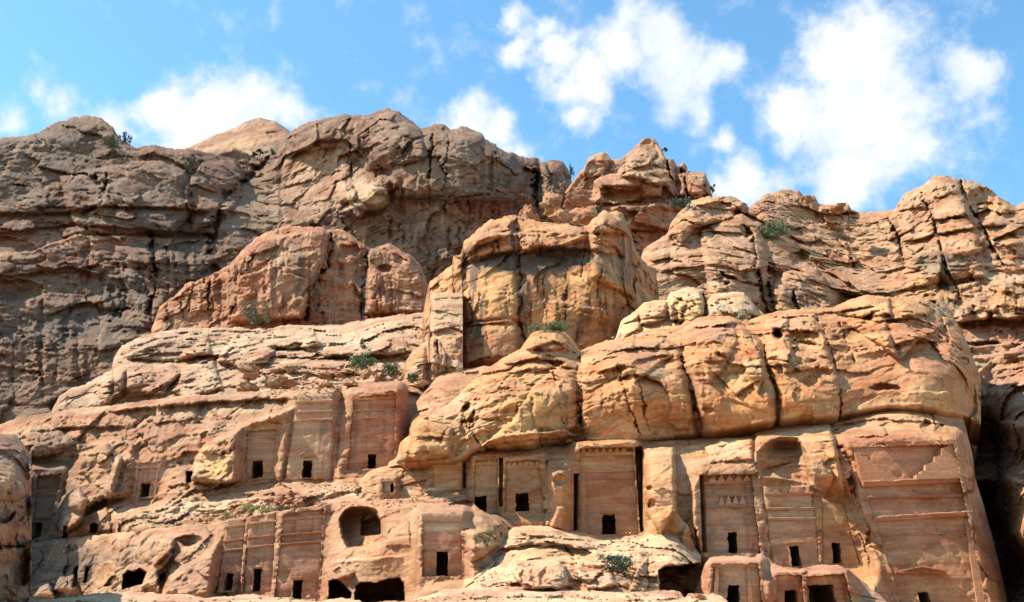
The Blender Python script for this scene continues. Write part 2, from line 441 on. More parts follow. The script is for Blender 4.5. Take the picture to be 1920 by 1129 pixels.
        if f.get('nofloor'):      # in front of the foot of the facade the ground stays as it is
            w = w * (b_ < q[2:, 1].max() + 1)
        Yc = Y[:, c0:c1]
        tgt = pl - rec - .4 * (dsp[:, c0:c1] - dsp[:, c0:c1].mean())
        if rec >= 0: tgt = np.where(ins, np.minimum(tgt, pl - .06), tgt)
        else: tgt = np.where(ins, pl + .15, tgt)
        Yc[:] = Yc * (1 - w) + tgt * w
        Yc[ins2] = pl[ins2] + 8
    for (_, poly, h, rnd) in [o_ for o_ in ops if o_[0] == 'gap']:
        xs = [p[0] for p in poly]; c0 = max(0, int((min(xs) - 20 - u[0]) / step)); c1 = min(len(u), int((max(xs) + 20 - u[0]) / step) + 1)
        a, b_ = U[:, c0:c1] + .12 * wu[:, c0:c1], V[:, c0:c1]
        ins = inpoly(a, b_, poly); dd = np.where(ins, pdist(a, b_, poly, True), 0)
        Y[:, c0:c1] += h * np.clip(dd / rnd, 0, 1) ** .6
    P = at(U, V, Y)
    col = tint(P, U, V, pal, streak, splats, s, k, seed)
    for f in facades:
        q = np.array(f['quad'], float); x0, x1 = q[:, 0].min() - 45, q[:, 0].max() + 45
        c0 = max(0, int((x0 - u[0]) / step)); c1 = min(len(u), int((x1 - u[0]) / step) + 1)
        if c1 <= c0: continue
        a, b_ = U[:, c0:c1], V[:, c0:c1]
        dd = np.where(inpoly(a, b_, [tuple(x) for x in q]), 0, pdist(a, b_, q, True))
        w = (sstep(38, 6, dd + 2 * wu[:, c0:c1]) * .75)[..., None]
        mm = w[..., 0] > .01
        cs = col[:, c0:c1]
        fcol = tint(P[:, c0:c1][mm], a[mm], b_[mm], f.get('pal', (PINK, OCHRE, ROSE)), f.get('streak', .35), (), None, 1.0, 0)
        cs[mm] = cs[mm] * (1 - w[mm]) + fcol * w[mm]
    # the mass goes on behind its crest, under its foot and round its ends
    xm = (P[:, :, 0] / P[:, :, 1]).mean()
    def behind(p, dy, drop):
        q_ = p.copy(); f_ = (p[..., 1] + dy) / p[..., 1]
        q_[..., 0] = p[..., 0] * f_; q_[..., 0] += np.clip((xm * (p[..., 1] + dy) - q_[..., 0]) * .5, -1, 1) * dy * inw
        q_[..., 1] += dy; q_[..., 2] -= dy * drop + .02
        return q_
    back = [behind(P[0], dy, drop) for dy in (.6, 2.0, 6.0, skirt)]
    foot = [behind(P[-1], dy, .0) for dy in (1.0, 3.0, 9.0)]
    A = np.concatenate([np.array(back[::-1]), P, np.array(foot)], 0)
    Cc = np.concatenate([np.repeat(col[:1], 4, 0), col, np.repeat(col[-1:], 3, 0)], 0)
    for side in (0, -1):
        e = A[:, side].copy(); r1 = behind(e, 3, .05); r2 = behind(e, skirt, .05)
        ex = np.stack([r2, r1], 1) if side == 0 else np.stack([r1, r2], 1)
        ce = np.repeat(Cc[:, side][:, None], 2, 1)
        A = np.concatenate([ex, A], 1) if side == 0 else np.concatenate([A, ex], 1)
        Cc = np.concatenate([ce, Cc], 1) if side == 0 else np.concatenate([Cc, ce], 1)
    nrw, ncl = A.shape[:2]
    idx = np.arange(nrw * ncl).reshape(nrw, ncl)
    F = np.stack([idx[1:, :-1], idx[1:, 1:], idx[:-1, 1:], idx[:-1, :-1]], -1).reshape(-1, 4)
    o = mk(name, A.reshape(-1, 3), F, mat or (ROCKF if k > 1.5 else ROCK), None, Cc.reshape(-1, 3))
    if label: props(o, label, cat)
    else: props(o, kind='structure')
    MASSES[key] = (u, vt, vb, Y)
    return o
def flutes(u0, u1, v0, v1, n, w, d, seed=1):
    """runnels and hairline joints down a sheer face"""
    r = random.Random(seed); out = []
    for i in range(n):
        u = u0 + (u1 - u0) * (i + r.uniform(-.45, .45)) / n; a = v0 + (v1 - v0) * r.uniform(0, .45); z = a + (v1 - a) * r.uniform(.35, 1)
        s = r.uniform(-4, 5)
        out.append(('crack', [(u, a), (u + s * .6, (a + z) / 2), (u + s, z)], w * r.uniform(.8, 2.2), .55 * d * r.choice((-.8, .5, .8, 1.1))))
    return out
def surf(key, u, v):
    """the point of a rock mass seen at (u, v)"""
    us, vt, vb, Y = MASSES[key]
    c = int(np.clip(round((u - us[0]) / (us[1] - us[0])), 0, len(us) - 1))
    t = np.clip((v - vt[c]) / max(vb[c] - vt[c], 1e-3), 0, 1)
    r = int(round(t * (Y.shape[0] - 1))); v = max(v, vt[c] + 1)
    return at(u, v, Y[r, c])

# ------------------------------------------------------------------ rock-cut facades
def plane_Y(f, u, v):
    """depth of the facade's plane along the picture ray (u, v); f: c = (u, v, Y) a point on it, b = batter, yaw = Y per metre of X"""
    cu, cv, Y0 = f['c']; b = f.get('b', .07); yw = f.get('yaw', 0.0)
    p0 = at(cu, cv, Y0)
    rx, rz = rays(u, v)
    return (Y0 + b * (CAM[2] - p0[2]) - yw * p0[0]) / (1 - b * rz - yw * rx)
class Face:
    def __init__(self, f):
        self.f = f; self.q = np.array(f['quad'], float)
    def uv(self, s, t):
        q = self.q; s = np.asarray(s)[..., None]; t = np.asarray(t)[..., None]
        return (q[0] * (1 - s) + q[1] * s) * (1 - t) + (q[3] * (1 - s) + q[2] * s) * t
    def st(self, u, v):
        q = self.q; t = .5
        for _ in range(12):
            a = q[0] * (1 - t) + q[3] * t; b = q[1] * (1 - t) + q[2] * t
            s = (u - a[0]) / (b[0] - a[0])
            y0 = q[0][1] * (1 - s) + q[1][1] * s; y1 = q[3][1] * (1 - s) + q[2][1] * s
            t = (v - y0) / (y1 - y0)
        return s, t
    def P(self, u, v, out=0.0):
        Y = plane_Y(self.f, u, v); p = at(u, v, Y)
        p[..., 1] -= out; return p
    def Pst(self, s, t, out=0.0):
        uv = self.uv(s, t); return self.P(uv[..., 0], uv[..., 1], out)
def shrug(P, amt=.03, sc=1.2, seed=0):
    n = fbm(P * sc, 3, 200 + seed); m = fbm(P * sc, 3, 210 + seed)
    Q = P.copy(); Q[..., 0] += n * amt; Q[..., 2] += m * amt; Q[..., 1] += fbm(P * sc, 3, 220 + seed) * amt
    return Q
def bar(fc, parent, name, pts, h, out, back=.05, seg=5, taper=1.0, pal=None, label=None):
    """moulding along a line of picture points; h height in metres, out = projection"""
    pts = np.array(pts, float); n = max(2, int(np.hypot(*(pts[-1] - pts[0])) / seg) + 1)
    L_ = np.concatenate([[0], np.cumsum(np.hypot(*np.diff(pts, axis=0).T))]); tt = np.linspace(0, L_[-1], n)
    uu = np.interp(tt, L_, pts[:, 0]); vv = np.interp(tt, L_, pts[:, 1])
    base = fc.P(uu, vv); n2 = fbm(base * 1.1, 3, 230)
    er = 1 - .5 * sstep(.1, .5, fbm(base * .9 + 4, 3, 233))       # worn stretches project less
    V = []
    for i in range(n):
        p = base[i] + np.array([0, 0, n2[i] * .03]); o = out * er[i]
        hh = h * (1 + .3 * n2[i])
        V += [p + (0, back, hh * .5), p + (0, -o * .85, hh * .5), p + (0, -o, hh * .25), p + (0, -o * .5, -hh * .5), p + (0, back, -hh * .5)]
    F = [(i * 5 + j, i * 5 + (j + 1) % 5, (i + 1) * 5 + (j + 1) % 5, (i + 1) * 5 + j) for i in range(n - 1) for j in range(5)]
    F += [(4, 3, 2, 1, 0), tuple((n - 1) * 5 + j for j in range(5))]
    V = np.array(V); col = tint(V, V[:, 0], V[:, 2], pal or fc.f['pal'], 0, (), None, 1.0)
    return mk(name, V - wloc(parent), F, CUT, parent, col, smooth=False)
def prism(fc, parent, name, poly, out, back=.05, pal=None, wob=.02, shade=1.0):
    """flat relief: a picture polygon standing out from the facade"""
    poly = np.array(poly, float); n = len(poly)
    a = shrug(fc.P(poly[:, 0], poly[:, 1], out), wob); b = fc.P(poly[:, 0], poly[:, 1], -back)
    V = np.concatenate([a, b]); F = [tuple(range(n))[::-1]] + [(i, (i + 1) % n, n + (i + 1) % n, n + i) for i in range(n)]
    col = tint(V, V[:, 0], V[:, 2], pal or fc.f['pal'], 0, (), None, 1.0) * shade
    return mk(name, V - wloc(parent), F, CUT, parent, col, smooth=False)
def opening(fc, parent, name, rect, deep=5.0, out=0.0, col=None, arch=False):
    """the passage cut into the rock behind an opening: floor, walls, ceiling and back"""
    (u0, v0), (u1, v0b), (u1b, v1), (u0b, v1b) = rect
    pts = np.array(rect, float)
    m_ = pts.mean(0); pts = m_ + (pts - m_) + np.sign(pts - m_) * 1.3
    a = fc.P(pts[:, 0], pts[:, 1], out - .06)
    c = a.mean(0)
    b1 = a.copy(); b1[:, 1] += .5
    b2 = c + (a - c) * np.array([1.5, 1, 1.08]); b2[:, 1] = a[:, 1] + .55
    b2[2:, 2] = a[2:, 2]; b2[:2, 2] = a[:2, 2] + .1
    b3 = b2.copy(); b3[:, 1] += deep
    V = np.concatenate([a, b1, b2, b3])
    F = []
    for k_ in range(3):
        for i in range(4):
            j = (i + 1) % 4; F.append((k_ * 4 + i, k_ * 4 + j, k_ * 4 + 4 + j, k_ * 4 + 4 + i))
    F.append((12, 13, 14, 15))
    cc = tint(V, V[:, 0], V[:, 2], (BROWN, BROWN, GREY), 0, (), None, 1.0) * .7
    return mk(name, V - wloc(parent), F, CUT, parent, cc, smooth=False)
def merlons(fc, parent, u0, v0, u1, v1, n, h, out, inverted=False, kind='merlon'):
    """a row of little stepped gables; (u0, v0)-(u1, v1) is the line they stand on, h the height in picture points"""
    w = (u1 - u0) / n; objs = []
    for i in range(n):
        x0 = u0 + i * w; y0 = v0 + (v1 - v0) * i / n; r = random.Random(i * 7 + int(u0))
        if r.random() < .08: continue
        hh = h * r.uniform(.85, 1.05); m = .04 * w; poly = []
        K = 4
        L_ = [(x0 + m, y0)]; R_ = []
        for k_ in range(K):
            xl = x0 + m + (w * .5 - m - w * .09) * (k_ / (K - 1)); y_t = y0 - hh * (k_ + 1) / K
            L_ += [(xl, y_t)]
            if k_ < K - 1: L_ += [(x0 + m + (w * .5 - m - w * .09) * ((k_ + 1) / (K - 1)), y_t)]
        R_ = [(2 * x0 + w - a, b) for a, b in L_[::-1]]
        objs.append(prism(fc, parent, kind, L_ + R_, out * r.uniform(1.5, 2.4)))
    return objs
def facade(key, label, f, group='rock-cut tomb facades'):
    """f: quad TL TR BR BL (picture points), c (u, v, Y), b, door [(u0,v0,u1,v1)], cornices, merlon rows ..."""
    fc = Face(f); q = fc.q
    f.setdefault('pal', (PINK, OCHRE, ROSE))
    f.setdefault('splats', ())
    basep = fc.Pst(.5, 1.0)
    e = empty('tomb_facade', tuple(basep), label, 'rock tomb', group)
    doors = f.get('doors', [])
    # grid with lines on the door edges
    W = np.hypot(*(q[1] - q[0])); H = np.hypot(*(q[3] - q[0]))
    s_l = list(np.linspace(0, 1, max(6, int(W / 2.2)))); t_l = list(np.linspace(0, 1, max(6, int(H / 2.2))))
    holes = []
    for d in doors:
        (s0, t0) = fc.st(d[0], d[1]); (s1, t1) = fc.st(d[2], d[3])
        t1 = min(t1, 1.0)
        holes.append((s0, t0, s1, t1))
        for lst, vals in ((s_l, (s0, s1)), (t_l, (t0, t1))):
            for x in vals:
                if 0 < x < 1:
                    j = int(np.argmin(np.abs(np.array(lst) - x)))
                    if j in (0, len(lst) - 1): lst.append(x)
                    else: lst[j] = x
        s_l = sorted(set(s_l)); t_l = sorted(set(t_l))
    s_a = np.array(s_l); t_a = np.array(t_l)
    S, T = np.meshgrid(s_a, t_a)
    UV = fc.uv(S, T)
    topj = f.get('topjit', 2.0) * fbm(np.stack([s_a * W / 12, s_a * 0 + q[0, 0], s_a * 0], -1), 3, 240)
    UV[..., 1] += topj[None] * (1 - T) ** 3
    UV = UV + (np.minimum(1, np.minimum(S, 1 - S) * W / 4) * np.minimum(1, T * H / 4))[..., None] * np.stack([fbm(np.stack([UV[..., 0] / 7, UV[..., 1] / 7, S * 0 + 1], -1), 3, 260), fbm(np.stack([UV[..., 0] / 7, UV[..., 1] / 7, S * 0 + 9], -1), 3, 263)], -1) * 3.2
    P = fc.P(UV[..., 0], UV[..., 1])
    r_ = f.get('rough', 1.0)
    st = P[..., 2] + .25 * fbm(P / 3, 2, 3)
    p3, pil3, _, _ = LX(st * .8, 3)
    dis = .04 * (p3 - .5) + .09 * fbm(P * .8, 4, 250) - .16 * sstep(.12, .4, fbm(P / 1.5 + 11, 3, 255)) - .12 * sstep(.7, 1.0, T + .3 * fbm(P, 3, 256))
    vj = LJ(P[..., 0] * 2.5 + .4 * P[..., 2] * .2, 8); dis = dis + .05 * (vj[1] - 1)
    edge = np.minimum(np.minimum(S, 1 - S) * W, T * H) / 4
    if f.get('wear'): edge = edge * (.4 + .9 * (fbm(P / .9, 3, 257) + .5))
    dis = dis - .10 * np.clip(1 - edge, 0, 1) ** 2
    for fn in f.get('relief', []): dis = dis + fn(UV[..., 0], UV[..., 1], P)
    hm = np.zeros(S.shape, bool)
    for (s0, t0, s1, t1) in holes:
        hm |= (S >= s0 - 1e-6) & (S <= s1 + 1e-6) & (T >= t0 - 1e-6) & (T <= t1 + 1e-6)
    dis = np.where(hm, 0, dis)
    P[..., 1] -= dis * r_
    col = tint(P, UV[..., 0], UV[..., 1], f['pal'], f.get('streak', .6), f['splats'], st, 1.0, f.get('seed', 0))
    nr, nc = S.shape; idx = np.arange(nr * nc).reshape(nr, nc)
    F = []
    sm = (s_a[:-1] + s_a[1:]) / 2; tm = (t_a[:-1] + t_a[1:]) / 2
    Sm, Tm = np.meshgrid(sm, tm); keep = np.ones(Sm.shape, bool)
    for (s0, t0, s1, t1) in holes: keep &= ~((Sm > s0) & (Sm < s1) & (Tm > t0) & (Tm < t1))
    Q4 = np.stack([idx[1:, :-1], idx[1:, 1:], idx[:-1, 1:], idx[:-1, :-1]], -1)[keep]
    # returns along the rim
    V = P.reshape(-1, 3); Cc = col.reshape(-1, 3)
    rim = np.concatenate([idx[0, :], idx[1:, -1], idx[-1, -2::-1], idx[-2:0:-1, 0]])
    bk = V[rim].copy(); bk[:, 1] += f.get('thick', 2.5)
    bi = len(V) + np.arange(len(rim)); V = np.concatenate([V, bk]); Cc = np.concatenate([Cc, Cc[rim]])
    rn = np.roll(rim, -1); bn = np.roll(bi, -1)
    Q4 = np.concatenate([Q4, np.stack([rim, rn, bn, bi], -1)])
    mk('facade_wall', V - wloc(e), Q4, CUT, e, Cc)
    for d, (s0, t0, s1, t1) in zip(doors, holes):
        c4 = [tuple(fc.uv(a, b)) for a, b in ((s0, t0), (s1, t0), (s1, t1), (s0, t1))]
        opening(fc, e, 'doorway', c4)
    px = q[:, 0].mean()
    for c in f.get('cornices', []):           # (v at left, v at right, height m, projection m [, s0, s1])
        s0, s1 = (c[4], c[5]) if len(c) > 4 else (-.01, 1.01)
        vl, vr = c[0], c[1]
        t0 = fc.st(q[0, 0] + 2, vl)[1]; t1 = fc.st(q[1, 0] - 2, vr)[1]
        a = fc.uv(s0, t0 + (t1 - t0) * s0); b = fc.uv(s1, t0 + (t1 - t0) * s1)
        bar(fc, e, 'cornice', [a, b], c[2] * 1.3, c[3] * 1.35)
    for m_ in f.get('merlons', []): merlons(fc, e, *m_)
    for l_ in f.get('lintels', []): bar(fc, e, 'lintel', [l_[:2], l_[2:4]], .16, .14)
    for p_ in f.get('pilasters', []): prism(fc, e, 'pilaster', p_, .13)
    for p_ in f.get('steps', []): prism(fc, e, 'step', p_[0], p_[1])
    for p_ in f.get('pediments', []):
        (x0, y0, x1, y1, h) = p_; xm = (x0 + x1) / 2; ym = (y0 + y1) / 2
        g = prism(fc, e, 'pediment', [(x0, y0), (xm, ym - h), (x1, y1)], .16)
        bar(fc, e, 'pediment_moulding', [(x0 - 1, y0), (xm, ym - h - .6)], .2, .36)
        bar(fc, e, 'pediment_moulding', [(xm, ym - h - .6), (x1 + 1, y1)], .2, .36)
        bar(fc, e, 'pediment_base', [(x0 - 1, y0 + 1), (x1 + 1, y1 + 1)], .16, .3)
    for p_ in f.get('niches', []):
        prism(fc, e, 'niche_frame', p_, .05)
    return e, fc
# ================================================================== the ground
gm = bpy.data.materials.new('sandy_ground'); gm.use_nodes = True
_t = gm.node_tree; _b = _t.nodes['Principled BSDF']; _b.inputs['Roughness'].default_value = .95
_n = N(_t, 'ShaderNodeTexNoise', i_Scale=.8, i_Detail=9.0); _g = N(_t, 'ShaderNodeNewGeometry'); L(_t, _g.outputs['Position'], _n.inputs['Vector'])
_r = N(_t, 'ShaderNodeMix', data_type='RGBA'); L(_t, _n.outputs['Fac'], _r.inputs['Factor'])
_r.inputs['A'].default_value = (.40, .28, .19, 1); _r.inputs['B'].default_value = (.52, .38, .26, 1); L(_t, _r.outputs['Result'], _b.inputs['Base Color'])
gx, gy = np.meshgrid(np.linspace(-1, 1, 81) ** 3 * 3000, np.linspace(-1, 1, 81) ** 3 * 3000)
gp = np.stack([gx.ravel(), gy.ravel(), -.3 + .25 * fbm(np.stack([gx.ravel() / 14, gy.ravel() / 14, gx.ravel() * 0], -1), 3, 2)], -1)
gi = np.arange(81 * 81).reshape(81, 81)
props(mk('ground', gp, np.stack([gi[:-1, :-1], gi[:-1, 1:], gi[1:, 1:], gi[1:, :-1]], -1).reshape(-1, 4), gm), kind='structure')

# ================================================================== facades (data first: the rock masses are cut for them)
RP = (PINK, OCHRE, ROSE); RO = (TAN, (.50,.33,.2), PINK); RR = (ROSE, PINK, BROWN)
FAC = {}
def fac(key, **f): FAC[key] = f
# lower terrace of the big outcrop (right half)
fac('T5', quad=[(889,857),(935,855),(934,963),(886,966)], c=(910,915,81), b=.05, doors=[(891,931,912,963)], cornices=[(871,869,.16,.16)], merlons=[(890,870,934,868,4,9,.08)], margin=(9,0.2), pal=RO)
fac('T5b', quad=[(815,861),(866,858),(867,917),(813,921)], c=(840,890,81.5), b=.05, doors=[], cornices=[(880,879,.13,.12)], margin=(8,-.35), pal=RO)
fac('T6', quad=[(947,861),(1013,858),(1021,960),(944,963)], c=(980,915,80), b=.05, doors=[(967,925,992,964)], cornices=[(877,876,.18,.2)], merlons=[(948,876,1013,875,6,11,.1)], margin=(10,0.3), pal=RO, wear=1, splats=[(975,905,30,14,BROWN,.4)])
fac('T7', quad=[(1086,838),(1188,834),(1200,1006),(1082,1006)], c=(1140,920,80), b=.06, doors=[(1129,965,1155,1006)], cornices=[(853.5,851,.2,.26),(884,882,.17,.2),(898.5,896,.13,.2)], merlons=[(1087,852,1188,849.5,8,12,.12)], lintels=[(1125,961,1160,960.5)], margin=(14,0.5), pal=(PINK, OCHRE, ROSE), splats=[(1140,930,45,50,PINK,.5)])
fac('T8', quad=[(1318,888),(1411,884),(1428,1042),(1324,1040)], c=(1370,965,74), b=.09, doors=[(1364,998,1384,1041)], cornices=[(907,905,.13,.16),(931,928,.13,.14),(951,948,.14,.18)], merlons=[(1327,906,1407,903.5,5,15,.14),(1345,949,1410,946,5,18,.14)], lintels=[(1359,993,1386,992)], margin=(15,0.9), pal=(ROSE, PINK, OCHRE))
fac('T9', quad=[(1432,911),(1520,910),(1540,1064),(1450,1064)], c=(1487,985,73), b=.08, doors=[(1480,1024,1503,1063)], cornices=[(927,926,.14,.16),(955,954,.13,.16),(973,973,.13,.16)], merlons=[(1434,926,1519,925,6,11,.1)], lintels=[(1473,1018,1504,1017)], margin=(10,-0.3), pal=(PINK, TAN, ROSE), wear=1)
fac('T9b', quad=[(1541,935),(1582,944),(1614,1059),(1542,1061)], c=(1570,1010,73.2), b=.09, doors=[(1559,1018,1579,1056)], margin=(22,-.05), pal=(PINK, OCHRE, ROSE))
fac('T10', quad=[(1595,838),(1790,826),(1852,1150),(1692,1150)], c=(1735,990,71), b=.13, doors=[(1720,1111,1750,1150)],
    cornices=[(910,901,.3,.42),(935,931,.15,.2),(976,964,.26,.36),(1006,1000,.07,.06),(1030,1026,.07,.06,.0,.55)], margin=(16,0.4), pal=(RED, PINK, BROWN), streak=.55, thick=3.5,
    splats=[(1700,880,90,40,(.42,.22,.15),.7),(1740,960,100,50,(.44,.24,.16),.6),(1760,1080,60,60,(.50,.34,.2),.5)],
    pediments=[(1679,1074,1771,1073,8)])
# upper left tombs
fac('T1', quad=[(462,807),(521,800),(512,898),(459,901)], c=(490,850,100), b=.06, doors=[(474,865,491,901)], cornices=[(822,820,.14,.1),(836,835,.14,.1)], lintels=[(471,863,493,862)], margin=(11,0.2), pal=RR)
fac('T2', quad=[(558,742),(624,739),(620,897),(534,899)], c=(590,820,98.5), b=.10, doors=[(569,864,583,897)], cornices=[(755,752,.18,.2),(774,771,.15,.18),(790,786,.15,.18)], merlons=[(560,754,623,751,5,11,.12)], pediments=[(564,855,590,854,8)], margin=(11,-0.6), pal=(PINK, TAN, ROSE), splats=[(585,830,40,35,TAN,.5)])
fac('T3', quad=[(662,741),(743,735),(741,881),(649,885)], c=(700,810,99), b=.07, doors=[(690,852,704,882)], cornices=[(750,746,.16,.16),(771,768,.13,.14,.0,.2),(770,768,.13,.14,.28,1.),(785,783,.13,.14,.28,1.)], merlons=[(664,749,742,745,5,10,.12)], lintels=[(686,849,709,848)], margin=(12,0.4), pal=(RED, PINK, ROSE))
fac('T0', quad=[(257,867),(301,865),(292,935),(250,937)], c=(275,900,106), b=.07, doors=[(265,907,278,936)], cornices=[(878,876,.14,.12)], lintels=[(263,904,282,903)], pilasters=[[(257,868),(261,868),(255,934),(250,934)],[(296,868),(300,868),(292,933),(287,933)]], margin=(9,0.3), pal=RR)
fac('TD', quad=[(68,883),(118,883),(92,1019),(56,1019)], c=(88,950,112), b=.12, doors=[(65,980,75,1019)], cornices=[(889,889,.5,.5),(922,922,.35,.35),(928,928,.2,.25),(970,969,.3,.25)], margin=(10,1.2), pal=(GREY, BROWN, GREY), splats=[(90,940,60,90,(.16,.135,.12),.8)])  # grey palette and dark splat put this tomb's shade into its colour
fac('T4', quad=[(716,900),(740,899),(739,927),(716,928)], c=(728,912,81.4), b=.05, doors=[(733,907,739,925)], margin=(5,.2), pal=RO, cornices=[(903,902,.12,.12)])
# bottom row
fac('T11', quad=[(425,975),(462,970),(450,1112),(405,1112)], c=(432,1040,83), b=.10, doors=[(424,1076,434,1112)], cornices=[(989,985,.13,.13),(1016,1011,.13,.13),(1033,1029,.13,.13)], lintels=[(421,1073,437,1072)], margin=(8,-0.1), pal=RR, streak=.6)
fac('T12', quad=[(467,967),(519,959),(510,1115),(455,1115)], c=(487,1040,82.4), b=.10, doors=[(476,1067,488,1109)], cornices=[(983,978,.14,.13),(1009,1004,.13,.13),(1027,1022,.13,.13)], lintels=[(474,1065,490,1064)], margin=(8,-0.1), pal=RR, streak=.6)
fac('T13', quad=[(531,957),(609,950),(597,1130),(513,1130)], c=(560,1040,81.4), b=.10, doors=[(550,1088,564,1130)], cornices=[(974,968,.15,.16),(1004,998,.14,.15),(1021,1016,.14,.15)], lintels=[(546,1084,567,1083)], margin=(9,0.15), pal=RR, streak=.7)
fac('T14', quad=[(792,965),(866,964),(867,1084),(790,1084)], c=(828,1025,69), b=.05, doors=[(819,1034,840,1084)], merlons=[], cornices=[(972,972,.42,.12)], margin=(10,0.3), pal=(PINK, TAN, ROSE))
fac('T15', quad=[(1336,1058),(1424,1056),(1432,1145),(1326,1145)], c=(1378,1098,62), b=.05, doors=[(1365,1097,1387,1145)], cornices=[(1061,1060,.14,.12)], margin=(9,.1), pal=(ROSE, PINK, OCHRE), pilasters=[[(1341,1064),(1347,1064),(1345,1140),(1338,1140)],[(1399,1064),(1405,1064),(1411,1140),(1404,1140)]])
fac('T16', quad=[(1455,1076),(1506,1076),(1512,1145),(1455,1145)], c=(1480,1110,62), b=.05, doors=[(1471,1106,1496,1145)], margin=(9,.0), pal=(ROSE, PINK, RED))
fac('T17', quad=[(1508,1080),(1586,1074),(1604,1145),(1513,1145)], c=(1545,1110,62), b=.06, doors=[(1515,1098,1571,1145)], margin=(9,.3), pal=(ROSE, PINK, RED))

# staircase reliefs of the big tomb
def stairs(pts, base_v):
    return pts
lst = [(1600,850),(1612,850),(1612,857),(1624,857),(1624,864),(1634,864),(1634,871),(1645,871),(1645,878),(1655,879),(1655,886),(1667,887),(1667,893),(1678,895),(1680,905),(1616,909)]
rst = [(1711,903),(1711,893),(1720,892),(1720,887),(1728,886),(1728,875),(1740,870),(1744,870),(1745,860),(1757,857),(1757,845),(1768,841),(1771,831),(1787,826),(1806,900)]
FAC['T10']['steps'] = [(lst, .3), (rst, .8)]
FAC['T10']['pilasters'] = [[(1808,975),(1822,972),(1846,1140),(1832,1140)]]

# ================================================================== rock masses, far to near
mass('ML', 'added_shade_spur', [(-460,430),(-300,450),(-150,500),(-100,560),(-60,680),(-30,800),(0,880)], [(-460,1190),(0,1190)],  # rock added out of view, its height set to shade the lower left
     [(-460,450,96),(-150,520,98),(-60,800,100),(-200,900,98),(-20,900,101),(-20,1100,97),(-300,1100,94)], k=1.2, R=6, jit=3, step=5, pal=(BROWN, PINK, GREY), seed=19)
mass('M0', 'far_dome', [(330,300),(343,281),(370,268),(404,252),(438,241),(461,227),(485,220),(515,227),(539,242),(560,262),(600,300)],
     [(330,330),(600,330)], [(340,300,300),(480,225,310),(480,300,285),(560,260,290)], k=2.4, R=12, jit=1, amp=.5, par=dict(B=.3), pal=(TAN, BROWN, GREY), streak=.8)

